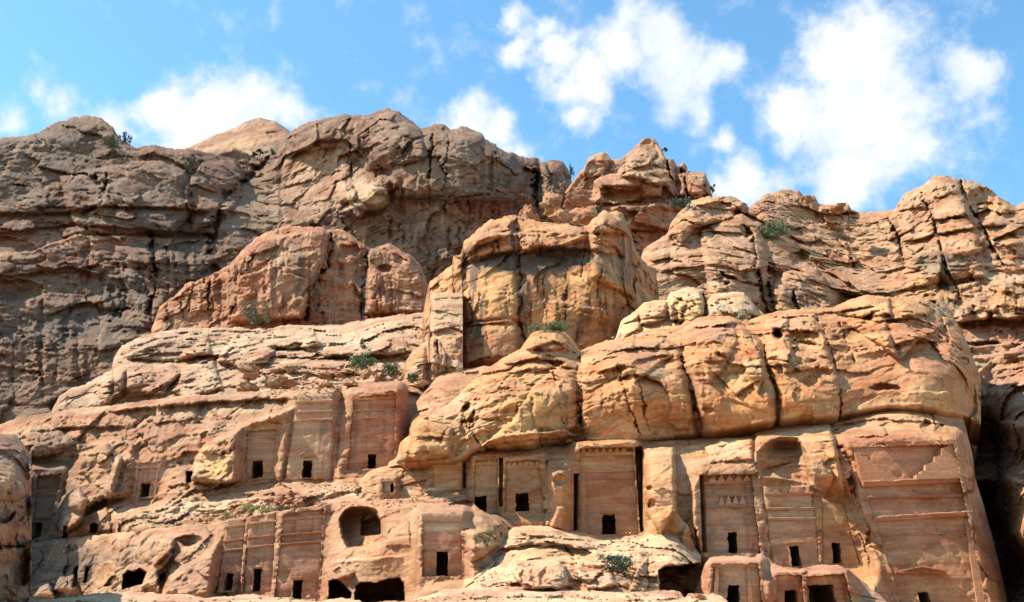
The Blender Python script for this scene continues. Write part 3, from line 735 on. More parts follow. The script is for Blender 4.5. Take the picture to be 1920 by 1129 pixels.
mass('M1', 'mountain_cliff',
     [(-70,264),(0,259),(50,252),(69,249),(101,230),(135,220),(165,217),(192,223),(212,237),(222,257),(242,268),(256,277),(290,271),(313,278),(347,278),(370,281),(404,289),(438,279),(471,291),(498,291),(522,287),(528,266),(539,251),(559,236),(606,220),(640,215),(691,217),(705,209),(725,202),(745,205),(762,220),(775,230),(792,242),(816,234),(833,234),(846,244),(866,236),(880,241),(903,249),(910,261),(937,278),(957,288),(1011,297),(1013,306),(1031,303),(1055,303),(1065,315),(1072,338),(1085,360),(1110,420)],
     [(-70,830),(200,800),(420,700),(800,640),(1110,600)],
     [(-70,270,232),(0,600,196),(0,800,182),(160,230,248),(160,420,222),(150,620,202),(250,560,210),(280,700,192),(350,300,245),(350,450,232),(450,400,240),(480,330,265),(620,230,258),(600,400,246),(700,300,246),(850,260,240),(850,450,235),(1000,310,250),(1000,500,240),(1090,400,255),(620,600,236),(900,600,240),(0,480,208)],
     k=1.8, dip=.10, R=6, jit=3.5, amp=.95, par=dict(B=.5, C=.45, J=.9, E=1.0, G=1.15, K=.5),
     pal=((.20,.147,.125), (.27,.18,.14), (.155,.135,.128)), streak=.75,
     ops=flutes(740,1070,290,600,22,2.6,2.4,1)+flutes(150,400,440,640,14,3.5,2.4,2)+flutes(0,200,540,760,10,4,2,3)+[('step',[(-70,488),(60,470),(150,440),(290,445),(420,450)],-3.5,40),('step',[(-70,445),(60,430),(140,420),(270,430),(420,440)],3,50),
          ('step',[(-70,400),(100,400),(200,385),(330,390),(400,400)],4,30),
          ('block',[(110,330),(205,310),(290,300),(350,320),(360,400),(330,440),(150,440),(130,400)],5,20),
          ('block',[(345,350),(380,305),(440,300),(460,330),(440,390),(400,420),(360,440)],6,24),
          ('crack',[(395,470),(420,370),(470,330),(500,300)],7,6),
          ('crack',[(285,440),(290,520),(280,600)],5,5),('crack',[(200,330),(192,380),(160,400)],4,5),
          ('step',[(-70,520),(50,515),(130,500),(200,520)],3.5,60),('dent',20,545,60,22,5),
          ('block',[(215,460),(330,470),(420,480),(330,560),(290,610),(260,600),(230,520)],5,22),
          ('block',[(540,262),(640,218),(790,236),(800,300),(690,320),(640,275),(560,285)],4,14),
          ('step',[(535,300),(600,262),(650,262),(690,300),(700,345)],5,30),
          ('block',[(690,212),(740,205),(790,240),(905,250),(960,290),(990,345),(960,380),(740,370),(730,320),(700,300)],10,26),
          ('crack',[(815,240),(808,300),(806,360)],1.8,4),('crack',[(845,246),(832,320),(835,400)],1.4,2.4),
          ('crack',[(655,270),(662,330),(655,345)],1.6,4),('crack',[(1010,300),(1005,370),(1008,430)],4,8),
          ('bump',648,360,20,22,9),('bump',690,370,40,26,12),('bump',720,345,28,18,8),('bump',665,395,22,16,8),
          ('step',[(800,372),(900,368),(1000,362),(1080,368)],-4,60),
          ('block',[(1012,303),(1060,303),(1072,345),(1070,372),(1015,372)],6,14)],
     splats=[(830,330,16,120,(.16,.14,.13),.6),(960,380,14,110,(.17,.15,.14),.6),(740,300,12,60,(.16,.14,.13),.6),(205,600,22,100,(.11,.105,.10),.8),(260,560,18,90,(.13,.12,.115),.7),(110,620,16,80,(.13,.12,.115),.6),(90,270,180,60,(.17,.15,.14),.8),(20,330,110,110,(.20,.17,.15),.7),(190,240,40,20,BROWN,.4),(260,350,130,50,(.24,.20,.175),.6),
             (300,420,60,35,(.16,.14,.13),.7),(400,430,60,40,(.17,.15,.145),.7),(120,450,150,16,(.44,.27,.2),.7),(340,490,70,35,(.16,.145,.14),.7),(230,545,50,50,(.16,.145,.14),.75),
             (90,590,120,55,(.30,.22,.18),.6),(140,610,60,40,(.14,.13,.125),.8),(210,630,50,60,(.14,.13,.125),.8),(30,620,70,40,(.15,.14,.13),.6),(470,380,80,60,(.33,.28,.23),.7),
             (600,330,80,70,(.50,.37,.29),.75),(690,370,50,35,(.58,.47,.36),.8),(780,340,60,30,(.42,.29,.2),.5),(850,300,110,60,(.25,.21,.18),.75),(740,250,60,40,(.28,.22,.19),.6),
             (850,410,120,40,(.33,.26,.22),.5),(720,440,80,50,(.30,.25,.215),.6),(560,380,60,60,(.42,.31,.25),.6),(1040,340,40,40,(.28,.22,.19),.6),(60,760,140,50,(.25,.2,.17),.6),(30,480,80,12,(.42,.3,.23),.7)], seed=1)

mass('M3a', 'castle_peak',
     [(1060,360),(1075,336),(1095,315),(1105,294),(1129,283),(1139,288),(1146,298),(1158,302),(1176,288),(1198,268),(1211,259),(1228,261),(1241,277),(1247,294),(1262,298),(1271,315),(1281,305),(1288,313),(1290,324),(1306,326),(1322,322),(1325,333),(1330,345),(1333,362),(1345,395),(1380,450)],
     [(1060,560),(1380,560)], [(1080,340,215),(1210,265,222),(1320,330,218),(1120,460,204),(1300,480,206),(1200,380,212)],
     k=1.7, R=2.5, jit=4.5, amp=1.0, par=dict(B=.8, J=1.1, C=1.0, G=1.5), pal=((.42,.26,.19), TAN, RED), streak=.35,
     ops=[('block',[(1112,340),(1130,326),(1210,322),(1245,340),(1240,368),(1150,385),(1115,380)],6,12),
          ('block',[(1158,320),(1200,270),(1240,275),(1262,300),(1270,380),(1245,350),(1160,328)],5,12),
          ('step',[(1115,352),(1160,348),(1215,350)],3.5,16),('dent',1170,368,45,14,5),('crack',[(1247,296),(1258,340),(1268,380)],3,6),('crack',[(1280,318),(1285,350),(1290,372)],3,6),
          ('block',[(1270,322),(1325,326),(1332,366),(1275,368)],4,10),('block',[(1090,300),(1130,286),(1150,300),(1130,330),(1095,335)],4,10),
          ('step',[(1130,388),(1200,385),(1290,370)],-7,40),('step',[(1140,430),(1250,430)],4,40)],
     splats=[(1180,362,60,12,(.46,.22,.13),.8),(1200,430,60,40,(.44,.24,.18),.6),(1300,350,30,20,(.42,.2,.13),.6),(1200,300,50,25,TAN,.5)], seed=2)

mass('M3b', 'right_cliff',
     [(1195,500),(1207,469),(1228,456),(1252,440),(1256,424),(1271,401),(1301,371),(1331,369),(1373,366),(1399,380),(1404,388),(1412,384),(1437,362),(1463,357),(1497,358),(1506,367),(1527,367),(1536,382),(1550,383),(1566,382),(1591,382),(1593,391),(1613,397),(1650,396),(1677,392),(1689,375),(1698,362),(1732,345),(1749,330),(1771,327),(1801,335),(1835,343),(1860,356),(1873,371),(1895,382),(1907,386),(1920,378),(1990,372),(2080,390),(2200,360),(2330,380)],
     [(1195,680),(1500,700),(1760,760),(1780,900),(1990,900),(2330,900)],
     [(1210,480,165),(1340,375,182),(1470,360,188),(1600,390,190),(1770,330,180),(1920,380,172),(2300,380,160),(2300,700,120),(1300,520,156),(1480,500,166),(1650,520,170),(1850,500,160),(1300,600,150),(1500,600,154),(1700,600,154),(1900,600,146),(1900,750,126),(1500,680,148),(1200,650,150),(1800,700,134)],
     k=1.6, dip=-.05, R=4.5, jit=3.5, amp=1.0, par=dict(B=.9, C=.7, J=.5, tilt=.45, E=1.2, G=1.3), pal=(TAN, (.46,.30,.21), OCHRE), streak=.3,
     ops=flutes(1330,1560,560,660,16,2.4,1.4,6)+flutes(1700,1980,480,650,14,3,1.6,7)+[('block',[(1254,440),(1275,400),(1330,372),(1400,382),(1370,410),(1300,430),(1280,455)],7,16),('dent',1345,395,45,16,6),
          ('block',[(1310,430),(1390,400),(1430,420),(1440,520),(1420,590),(1330,560)],5,22),
          ('crack',[(1400,430),(1406,440)],5,5),('crack',[(1411,440),(1430,560),(1460,640)],3,4),
          ('block',[(1470,510),(1530,500),(1570,560),(1580,640),(1560,660),(1500,650),(1450,600),(1440,540)],5,18),
          ('crack',[(1440,530),(1450,580),(1462,620)],3,5),('crack',[(1485,545),(1500,600),(1512,650)],3,3),('step',[(1370,512),(1440,500),(1470,515)],4,40),
          ('dent',1500,482,20,16,4),('step',[(1560,545),(1650,560),(1760,600),(1800,640)],7,60),
          ('crack',[(1728,362),(1752,420),(1775,500),(1800,560)],3,4.5),('crack',[(1800,338),(1812,380),(1850,440),(1880,500)],3,4),('crack',[(1665,410),(1685,450),(1690,480)],3.5,4),
          ('dent',1840,385,30,34,6),('step',[(1690,455),(1800,430),(1900,420)],3,22),('step',[(1700,480),(1800,470),(1920,450)],-4,30),
          ('block',[(1690,400),(1760,335),(1800,340),(1830,420),(1850,520),(1700,540)],3,25),
          ('block',[(1795,575),(1830,560),(1870,580),(1850,600),(1800,605)],5,9),('block',[(1860,560),(1885,530),(1925,545),(1990,560),(1990,600),(1860,600)],6,10),
          ('step',[(1790,650),(1860,648),(1990,630)],-5,14),('step',[(1790,672),(1860,668),(1990,648)],-7,40),('step',[(1790,605),(1860,598),(1990,585)],4,30),
          ('block',[(1540,385),(1600,382),(1610,398),(1560,402),(1535,398)],5,8),('crack',[(1560,440),(1590,470),(1600,500)],2.2,3)],
     splats=[(1480,640,110,40,(.50,.33,.2),.6),(1500,560,50,22,(.24,.18,.15),.7),(1600,600,100,35,(.27,.18,.14),.7),(1760,495,50,25,(.2,.185,.17),.7),(1380,400,60,16,(.46,.26,.18),.6),
             (1450,380,70,14,(.36,.25,.19),.5),(1870,620,90,22,(.45,.25,.18),.7),(1880,690,100,25,(.42,.36,.31),.8),(1800,380,60,40,TAN,.4),(1450,600,60,40,OCHRE,.5)], seed=3)

mass('M2', 'red_buttress',
     [(284,618),(290,600),(300,572),(320,560),(350,532),(395,515),(410,508),(425,498),(445,480),(465,460),(480,446),(510,432),(545,424),(600,425),(615,432),(640,430),(660,440),(685,458),(690,470),(715,460),(740,462),(765,475),(790,500),(800,530),(812,560),(820,620)],
     [(284,640),(450,650),(620,650),(820,640)],
     [(290,600,170),(420,520,170),(480,450,171),(600,430,170),(760,480,172),(350,630,166),(500,610,167),(700,590,166),(800,600,168),(600,520,166)],
     k=1.15, dip=.04, R=2.0, jit=4, amp=.9, par=dict(B=.6, J=1.7, C=.7, E=1.1, G=.9, K=.5, tilt=.03), pal=((.42,.235,.165), (.46,.29,.2), RED), streak=.95,
     ops=flutes(300,800,450,610,34,2.4,1.5,4)+[('crack',[(622,440),(616,500),(580,545),(578,600)],2.2,3.2),('crack',[(690,465),(682,520),(675,600)],2.6,2.6),('crack',[(480,470),(455,520),(430,610)],1.6,1.4),
          ('crack',[(395,520),(385,580)],2.5,4),('crack',[(330,560),(345,600)],2,3),
          ('block',[(420,505),(480,448),(600,427),(618,440),(600,520),(570,600),(430,605)],4,12),('block',[(690,468),(720,462),(765,475),(800,520),(800,590),(685,590)],4,12),
          ('step',[(440,520),(520,500),(590,505)],-1.5,20),('dent',720,500,16,9,2.5),('dent',655,470,20,12,2),('dent',640,510,8,14,1.5),('dent',715,540,7,20,1.5)],
     splats=[(560,500,14,70,(.20,.16,.145),.8),(590,540,10,60,(.2,.16,.15),.6),(682,540,10,70,(.16,.135,.13),.8),(530,490,26,50,(.42,.34,.26),.6),(645,540,30,60,(.44,.24,.17),.6),(740,540,50,50,(.46,.27,.18),.5),(370,580,60,40,(.44,.27,.19),.5)], seed=4)

mass('M5', 'slab_terrace',
     [(90,790),(98,769),(111,742),(135,728),(162,718),(182,706),(209,695),(213,671),(229,647),(249,637),(290,622),(337,616),(438,613),(505,618),(525,611),(640,606),(700,598),(805,582),(870,585),(960,600)],
     [(90,850),(400,780),(960,780)],
     [(100,780,134),(120,740,134),(250,640,150),(440,618,156),(640,610,158),(860,595,152),(250,740,130),(400,690,134),(400,745,122),(600,660,138),(600,712,122),(740,640,136),(740,705,122),(900,740,118),(500,650,142),(250,800,124),(600,760,115)],
     k=1.25, dip=.09, R=4, jit=3, amp=1.15, par=dict(B=1.7, C=1.0, J=.7, E=.4), pal=((.49,.39,.30), (.46,.37,.29), (.44,.30,.22)), streak=.2,
     ops=[('step',[(230,668),(300,640),(400,625),(480,628)],-4,18),('step',[(230,655),(290,636),(400,622),(520,622)],2,16),('block',[(225,650),(300,625),(390,630),(400,665),(330,680),(235,672)],4,12),
          ('block',[(335,665),(400,640),(440,650),(420,665),(345,672)],4,8),('block',[(405,675),(430,640),(520,612),(590,620),(600,650),(520,655),(500,680),(450,690)],6,16),
          ('step',[(490,655),(560,662),(640,655),(760,665)],-1,20),('step',[(510,668),(600,672),(700,665),(790,670)],3,12),
          ('block',[(560,650),(600,625),(700,620),(760,640),(780,662),(700,668),(600,668)],5,14),('block',[(320,735),(345,690),(400,670),(420,730),(350,745)],3,12),('block',[(160,765),(200,710),(235,690),(230,740),(190,770)],4,14),
          ('block',[(520,680),(560,672),(650,675),(740,680),(760,700),(640,705),(540,700)],3,8),('block',[(240,700),(320,680),(340,700),(310,740),(235,745)],3,14)],
     splats=[(300,650,60,20,(.36,.26,.21),.7),(280,710,70,30,(.42,.27,.21),.6),(600,635,120,25,(.54,.46,.36),.7),(380,700,40,30,(.46,.38,.3),.6),(640,690,70,10,(.44,.26,.18),.7),(480,720,60,14,(.52,.42,.33),.6),(130,760,40,30,(.33,.25,.2),.6)], seed=5)

mass('M4', 'central_crag',
     [(792,600),(800,552),(806,530),(822,515),(839,503),(850,499),(848,484),(865,473),(870,449),(897,429),(917,412),(940,406),(965,406),(991,412),(1031,418),(1060,420),(1085,424),(1099,424),(1112,409),(1132,395),(1159,393),(1168,400),(1181,431),(1192,469),(1203,490),(1228,503),(1234,537),(1240,620),(1250,680)],
     [(792,680),(860,720),(1010,710),(1100,720),(1250,720)],
     [(800,560,136),(850,490,132),(920,415,132),(1040,420,128),(1150,400,126),(1230,510,138),(820,620,130),(900,560,121),(900,680,118),(1010,470,121),(1010,560,119.5),(1010,680,119.5),(1130,480,120),(1150,620,120),(1215,560,132),(1230,680,130),(1170,560,120)],
     k=1.1, dip=.05, R=1.2, jit=4.5, amp=.85, par=dict(B=.9, C=.8, J=.7, tilt=.08, E=.9, G=1.1), pal=(OCHRE, (.50,.31,.175), PINK), streak=1.0,
     ops=flutes(870,1200,480,690,26,2.0,.8,5)+[('smooth',[(870,500),(1190,470),(1190,690),(870,690)],.6,20),('step',[(855,500),(900,480),(960,470),(1040,462),(1120,470),(1180,480)],1.5,30),('step',[(870,455),(930,440),(1000,435),(1100,440)],-3,22),
          ('step',[(842,505),(880,485),(900,475)],-2,14),('crack',[(972,430),(975,520),(972,600),(1000,680)],1.8,1.6),('crack',[(1013,440),(1016,520),(1030,600)],1.2,1),('crack',[(1092,420),(1100,470),(1090,520)],1.2,1),
          ('crack',[(1190,500),(1188,560),(1160,590)],3,4),('block',[(866,640),(880,605),(960,598),(975,615),(980,680),(868,690)],3,12),('step',[(866,612),(920,606),(975,602)],2.0,8),
          ('block',[(1170,410),(1180,430),(1200,520),(1190,560),(1110,520),(1105,430),(1130,400)],3.5,14),('block',[(872,500),(965,475),(972,600),(875,605)],1.5,10),
          ('block',[(840,515),(870,500),(880,560),(840,565)],2,8),('step',[(800,556),(850,548),(872,552)],-3,10),
          ('crack',[(1060,470),(1064,540),(1060,600)],1.6,1),('crack',[(1130,500),(1120,560)],1.6,1),('crack',[(930,450),(935,480)],1.8,1.6),('step',[(1020,560),(1100,575),(1170,585)],-1.5,40),
          ('block',[(850,480),(880,440),(925,415),(965,410),(960,440),(900,460),(870,490)],3,6),('block',[(868,470),(900,440),(955,435),(962,470),(880,492)],2.5,5),('block',[(985,428),(1060,424),(1100,432),(1095,470),(990,462)],2,5),('block',[(1112,412),(1135,396),(1168,396),(1176,440),(1110,436)],2.5,6),
          ('crack',[(866,560),(864,690)],2.5,3)],
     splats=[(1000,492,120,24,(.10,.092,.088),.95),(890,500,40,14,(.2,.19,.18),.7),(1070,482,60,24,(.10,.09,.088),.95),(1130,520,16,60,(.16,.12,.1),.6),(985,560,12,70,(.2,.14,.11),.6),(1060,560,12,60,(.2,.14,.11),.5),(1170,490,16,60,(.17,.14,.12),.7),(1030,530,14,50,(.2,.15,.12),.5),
             (940,450,80,28,(.40,.26,.19),.6),(1130,410,40,16,(.48,.36,.27),.6),(920,650,50,30,(.48,.24,.15),.7),(920,555,50,40,(.58,.38,.19),.6),(1100,545,60,40,(.54,.33,.17),.6),(1110,620,80,35,(.36,.27,.21),.7),(980,640,14,40,(.2,.16,.14),.5),(880,425,60,20,(.46,.28,.21),.5)], seed=6)

mass('MP', 'rock_pillar',
     [(748,712),(755,700),(760,680),(774,658),(798,640),(804,620),(806,570),(807,556),(812,551),(840,549),(866,549),(872,553),(874,600),(866,690),(868,712)],
     [(748,722),(868,722)], [(757,700,110),(806,560,118),(870,560,118),(840,700,109),(840,600,113)], k=1.0, R=3, jit=.6, amp=.7, step=1.5, par=dict(B=1.0, J=.3, C=1.5, E=1.0), pal=((.50,.38,.29), TAN, OCHRE), streak=.1,
     ops=[('step',[(750,635),(830,632),(880,630)],-1.2,40),('crack',[(822,640),(824,690)],2,1.5),('step',[(800,560),(880,558)],.8,14),('bump',800,680,40,50,3),('bump',852,676,22,40,1.5)],
     label='tall square rock pillar on a flared pale foot left of the central crag', cat='rock pillar', seed=7, skirt=9)

mass('M7c', 'rounded_outcrop',
     [(768,790),(776,770),(778,758),(788,742),(801,729),(818,708),(830,700),(849,694),(880,691),(909,686),(960,690),(980,720)],
     [(768,830),(980,830)], [(780,770,98),(801,729,100),(880,692,103),(800,800,94),(900,760,96)], k=1.0, R=5, jit=1, amp=.8, par=dict(E=1.4), pal=(TAN, PINK, (.50,.38,.28)), streak=.1, seed=8)

mass('M7b', 'yellow_ledges',
     [(1140,650),(1155,632),(1164,602),(1180,590),(1190,582),(1207,567),(1230,564),(1250,563),(1258,548),(1280,541),(1301,538),(1320,542),(1323,562),(1339,553),(1378,547),(1395,548),(1405,560),(1416,573),(1429,585),(1445,600)],
     [(1140,670),(1445,670)], [(1150,650,103),(1180,590,108),(1290,540,112),(1400,550,112),(1200,640,98),(1300,640,98),(1420,640,98)], k=1.0, dip=.12, R=3.5, jit=2, amp=1.2, par=dict(B=2.2, C=1.6, J=1.2),
     pal=(CREAM, (.56,.42,.24), OCHRE), streak=.05,
     ops=[('block',[(1252,565),(1262,545),(1300,540),(1318,546),(1322,590),(1300,606),(1258,600)],4,8),('dent',1268,585,9,20,3),('dent',1283,590,8,16,2),('block',[(1325,565),(1340,553),(1395,548),(1415,572),(1420,592),(1325,595)],3.5,8),
          ('block',[(1195,590),(1215,568),(1250,564),(1250,600),(1200,610)],3,8),('block',[(1160,625),(1170,600),(1195,590),(1200,620),(1165,640)],3,7),('crack',[(1321,545),(1324,600)],2,4)],
     splats=[(1290,580,30,25,(.58,.42,.2),.6),(1380,580,50,16,(.46,.38,.3),.6),(1230,585,30,16,(.54,.34,.24),.5)], seed=9)

mass('M6', 'left_tomb_cliff',
     [(-70,806),(0,796),(34,784),(81,775),(162,765),(209,759),(303,747),(340,742),(438,735),(500,733),(565,729),(600,724),(665,717),(750,716),(790,722),(830,732),(860,760)],
     [(-70,1075),(0,1075),(200,1040),(420,1010),(620,990),(700,970),(860,900)],
     [(-60,810,124),(100,770,119),(300,750,112),(500,735,106),(780,725,105),(0,850,118),(100,900,114),(60,1000,113),(110,1015,106),(200,850,112),(200,930,108),(275,900,106.5),(160,990,104),(270,937,105),(250,990,93),(350,850,105),(400,908,102),(350,940,98),(420,975,93),(420,1010,93),(600,990,91.5),(200,1040,104),(530,960,91.5),(490,850,100),(490,905,99),(500,940,92),(600,820,99.5),(590,900,98),(600,940,91),(700,810,100),(700,885,98.5),(640,945,89),(700,935,87.5),(800,800,103),(800,880,99)],
     k=1.0, dip=.06, R=5, jit=2.5, amp=1.0, par=dict(B=.9, C=1.0, J=.7, E=1.0), pal=((.41,.285,.205), TAN, (.37,.25,.18)), streak=.4,
     facades=[FAC[k_] for k_ in ('T0', 'T1', 'T2', 'T3', 'TD')],
     ops=[('step',[(200,775),(300,762),(420,752),(560,745)],2.5,40),('step',[(220,768),(300,756),(420,745),(560,738)],-2,12),
          ('block',[(355,900),(365,860),(385,830),(440,805),(470,790),(552,760),(556,900),(440,905),(400,908)],6,9),
          ('smooth',[(430,810),(552,765),(770,722),(790,760),(745,890),(440,905)],.25,14),
          ('cave',[(349,885),(363,884),(360,905),(348,907)],6,3),
          ('block',[(120,900),(150,850),(200,830),(230,860),(215,930),(150,960),(125,950)],5,18),('block',[(195,920),(215,860),(250,830),(255,870),(245,930),(200,945)],4,14),('block',[(105,985),(115,930),(150,915),(165,935),(150,985),(120,1005)],6,10),
          ('block',[(140,970),(200,950),(210,995),(165,1000)],2,6),
          ('cave',[(92,972),(100,971),(100,984),(93,985)],5,2),('cave',[(119,986),(127,985),(126,1008),(118,1010)],5,2),('cave',[(169,984),(176,980),(186,983),(184,996),(176,1001),(169,998)],5,2),
          ('bump',60,830,80,30,5),('step',[(60,810),(150,800),(240,800)],2,20),
          ('step',[(200,950),(300,940),(420,925),(600,915)],-1.2,8),('step',[(215,965),(420,938),(640,925)],-1.0,6),('step',[(250,930),(420,912),(600,905)],-.8,6),
          ('block',[(580,893),(600,884),(640,875),(690,873),(700,880),(690,892),(585,902)],2.6,5),('block',[(513,878),(555,878),(556,895),(512,898)],2.2,4),
          ('crack',[(640,740),(634,800),(630,870)],3.5,1.2),('crack',[(545,770),(525,870)],3,1.5),('crack',[(670,770),(676,765),(668,800)],2,.8),('crack',[(460,858),(447,875),(452,882)],1.6,1),
          ('crack',[(745,740),(742,860)],3,1.3)],
     splats=[(60,940,90,90,(.17,.145,.13),.8),(100,830,60,25,(.24,.2,.18),.6),(270,800,90,30,(.36,.24,.19),.5),(410,880,28,22,(.58,.42,.2),.8),(380,860,25,30,(.55,.42,.27),.6),(640,800,110,50,(.42,.25,.18),.6),(750,780,40,40,(.42,.23,.16),.6),  # first splat: far-left shade, with weathering, painted into the rock colour
             (450,950,200,16,(.60,.49,.37),.85),(640,918,90,14,(.60,.50,.38),.8),(330,768,200,9,(.52,.42,.33),.6),(620,738,110,8,(.56,.44,.33),.7),(320,955,90,14,(.57,.47,.36),.7),(550,940,120,12,(.52,.33,.26),.5),(230,960,30,20,(.48,.38,.26),.6),(330,965,80,12,(.55,.47,.38),.6),(235,895,30,40,(.46,.36,.27),.5),(280,980,60,16,(.5,.4,.24),.5)], seed=10)

mass('M7', 'overhanging_outcrop',
     [(727,872),(731,864),(744,857),(750,830),(758,820),(767,815),(772,790),(785,779),(822,769),(855,745),(876,722),(909,692),(943,671),(975,655),(987,638),(997,624),(1010,619),(1044,617),(1061,624),(1080,645),(1088,658),(1105,650),(1138,638),(1165,634),(1200,624),(1237,616),(1275,610),(1286,600),(1312,592),(1369,592),(1387,600),(1405,600),(1425,592),(1462,582),(1511,579),(1560,577),(1575,570),(1590,562),(1624,552),(1665,556),(1699,556),(1740,560),(1755,573),(1781,584),(1796,607),(1815,645),(1830,684),(1845,722),(1852,747),(1850,770),(1840,790)],
     [(727,876),(760,868),(850,862),(880,848),(900,838),(1000,829),(1100,824),(1200,823),(1310,811),(1400,797),(1460,785),(1560,779),(1600,771),(1669,760),(1736,763),(1807,778),(1840,796)],
     [(740,860,82.5),(772,810,82),(860,760,85),(960,670,91),(1040,620,96),(1085,660,94),(1165,640,94),(1237,620,97),(1340,595,97),(1460,585,96),(1560,580,96),(1650,556,96),(1760,575,95),(850,840,82),(900,820,80),(960,760,81.5),(1050,720,84),(1050,765,82.5),(1060,805,83),(1180,685,83.2),(1180,765,80.6),(1180,815,81.6),(1340,640,86),(1350,690,82.6),(1350,765,79.6),(1360,795,80.6),(1500,625,86),(1500,680,82),(1500,755,78.6),(1500,778,79.4),(1640,620,86.5),(1700,650,81.2),(1690,735,77.4),(1640,760,78),(1790,690,81),(1760,758,77.6),(1848,750,87),(1720,590,89),(1100,815,84),(1250,812,83)],
     k=1.0, dip=.10, R=2.6, skirt=42, drop=.03, inw=.08, jit=2.0, amp=.9, par=dict(B=1.0, C=1.2, J=.35, E=1.1, G=1.5, K=.9), pal=((.52,.34,.205), OCHRE, (.50,.31,.2)), streak=.25,
     ops=flutes(1100,1580,680,800,20,2.2,.45,8)+flutes(940,1090,700,810,7,2.4,.7,9)+[('smooth',[(1095,715),(1160,700),(1300,705),(1450,690),(1600,650),(1800,650),(1840,800),(1700,800),(1460,830),(1300,860),(1095,860)],.34,26),('block',[(1296,600),(1370,596),(1382,640),(1360,690),(1330,720),(1312,660)],1.2,7),('block',[(1385,610),(1420,640),(1436,700),(1420,740),(1396,690)],1.1,6),('block',[(1100,668),(1180,640),(1232,640),(1262,668),(1225,690),(1190,720),(1170,686),(1120,700)],1.3,6),('block',[(1440,600),(1475,588),(1482,640),(1496,690),(1470,700),(1448,650)],1.2,6),('smooth',[(930,800),(1010,720),(1080,700),(1084,800),(960,820)],.35,14),('crack',[(1088,655),(1082,690),(1085,760),(1094,812)],2.2,2.2),('crack',[(1276,640),(1282,690),(1298,740),(1322,808)],1.5,1.8),('crack',[(1427,640),(1440,687),(1459,740),(1460,785)],1.2,1.4),
          ('crack',[(1537,600),(1556,650),(1571,706),(1578,775)],1.2,1.2),('crack',[(1575,605),(1605,680)],1.3,1.2),('crack',[(1155,682),(1179,756),(1197,815)],1.2,.9),('crack',[(1197,705),(1205,760),(1216,806)],1.2,.9),
          ('crack',[(1036,690),(1045,740),(1055,800)],1.2,.9),('crack',[(1390,600),(1440,690)],1.3,1),
          ('block',[(1093,665),(1140,642),(1235,625),(1272,650),(1294,740),(1318,860),(1100,860),(1090,760)],2.0,14),
          ('block',[(1284,680),(1280,612),(1310,594),(1380,596),(1425,640),(1455,740),(1458,840),(1328,860),(1300,730)],2.2,15),
          ('block',[(1430,620),(1440,590),(1530,585),(1550,650),(1573,706),(1578,830),(1462,830),(1460,740),(1440,680)],1.8,13),
          ('dent',1460,626,9,9,4),('dent',1505,640,36,22,2.6),('step',[(1440,612),(1500,622),(1550,618)],1.3,22),('step',[(1180,680),(1230,668),(1270,665)],1.6,30),('step',[(1095,690),(1140,670),(1180,668)],1.2,24),
          ('step',[(1290,650),(1340,640),(1400,660),(1440,690)],.8,30),('step',[(1330,690),(1380,740),(1440,700)],1.0,26),('dent',1540,700,22,12,1.4),('dent',1520,715,18,10,1.2),
          ('step',[(1575,600),(1640,640),(1690,672),(1720,640),(1790,600)],1.6,60),('block',[(1590,566),(1630,552),(1670,558),(1672,590),(1600,595),(1560,585)],2.6,8),('block',[(1680,560),(1740,562),(1755,580),(1740,592),(1690,590)],2.0,7),
          ('block',[(1630,590),(1655,584),(1672,640),(1690,675),(1650,650)],1.6,9),
          ('crack',[(1765,590),(1775,620),(1780,640)],2.4,1.2),('dent',1808,676,10,7,1.6),('dent',1660,726,30,7,1.5),('step',[(1560,735),(1640,728),(1700,735),(1800,735)],-.8,20),
          ('block',[(900,835),(960,790),(1005,720),(1045,690),(1078,700),(1084,800),(1060,812),(960,820)],1.2,8),
          ('block',[(745,866),(775,800),(800,790),(850,800),(845,855),(800,862)],2,10),('block',[(898,838),(930,815),(1060,806),(1090,815),(1060,822),(960,828)],2.2,4),
          ('crack',[(893,830),(880,800),(870,770)],3,2),('dent',873,765,9,8,2.4),('dent',870,805,7,14,2),('dent',888,790,6,22,1.6),
          ('step',[(990,655),(1040,640),(1080,655)],1.5,14),('block',[(985,655),(1000,624),(1050,618),(1070,640),(1060,655)],2.5,8),('dent',1046,680,14,7,2.4),
          ('block',[(1165,640),(1175,625),(1190,628),(1190,655),(1168,655)],1.4,5)],
     splats=[(1000,770,80,40,(.60,.39,.19),.6),(960,800,60,22,(.62,.43,.23),.5),(1120,740,40,60,(.50,.31,.18),.5),(1180,750,90,50,(.50,.29,.15),.7),(1260,760,50,40,(.52,.30,.155),.7),(1240,700,30,12,(.42,.37,.31),.5),(1370,755,90,45,(.54,.30,.145),.85),(1380,720,40,20,(.60,.44,.26),.6),
             (1510,730,80,50,(.52,.285,.145),.8),(1330,620,60,20,(.50,.31,.23),.7),(1650,700,120,50,(.46,.275,.17),.8),(1730,650,80,60,(.47,.255,.165),.85),(1780,745,70,20,(.54,.36,.2),.6),(1180,660,80,25,(.44,.27,.2),.6),(1480,605,50,16,(.52,.34,.26),.6),
             (1040,700,18,60,(.50,.27,.15),.5),(1630,575,45,14,(.58,.42,.23),.7),(860,780,60,40,(.52,.39,.28),.6),(1400,690,40,22,(.6,.46,.28),.5)], seed=11)

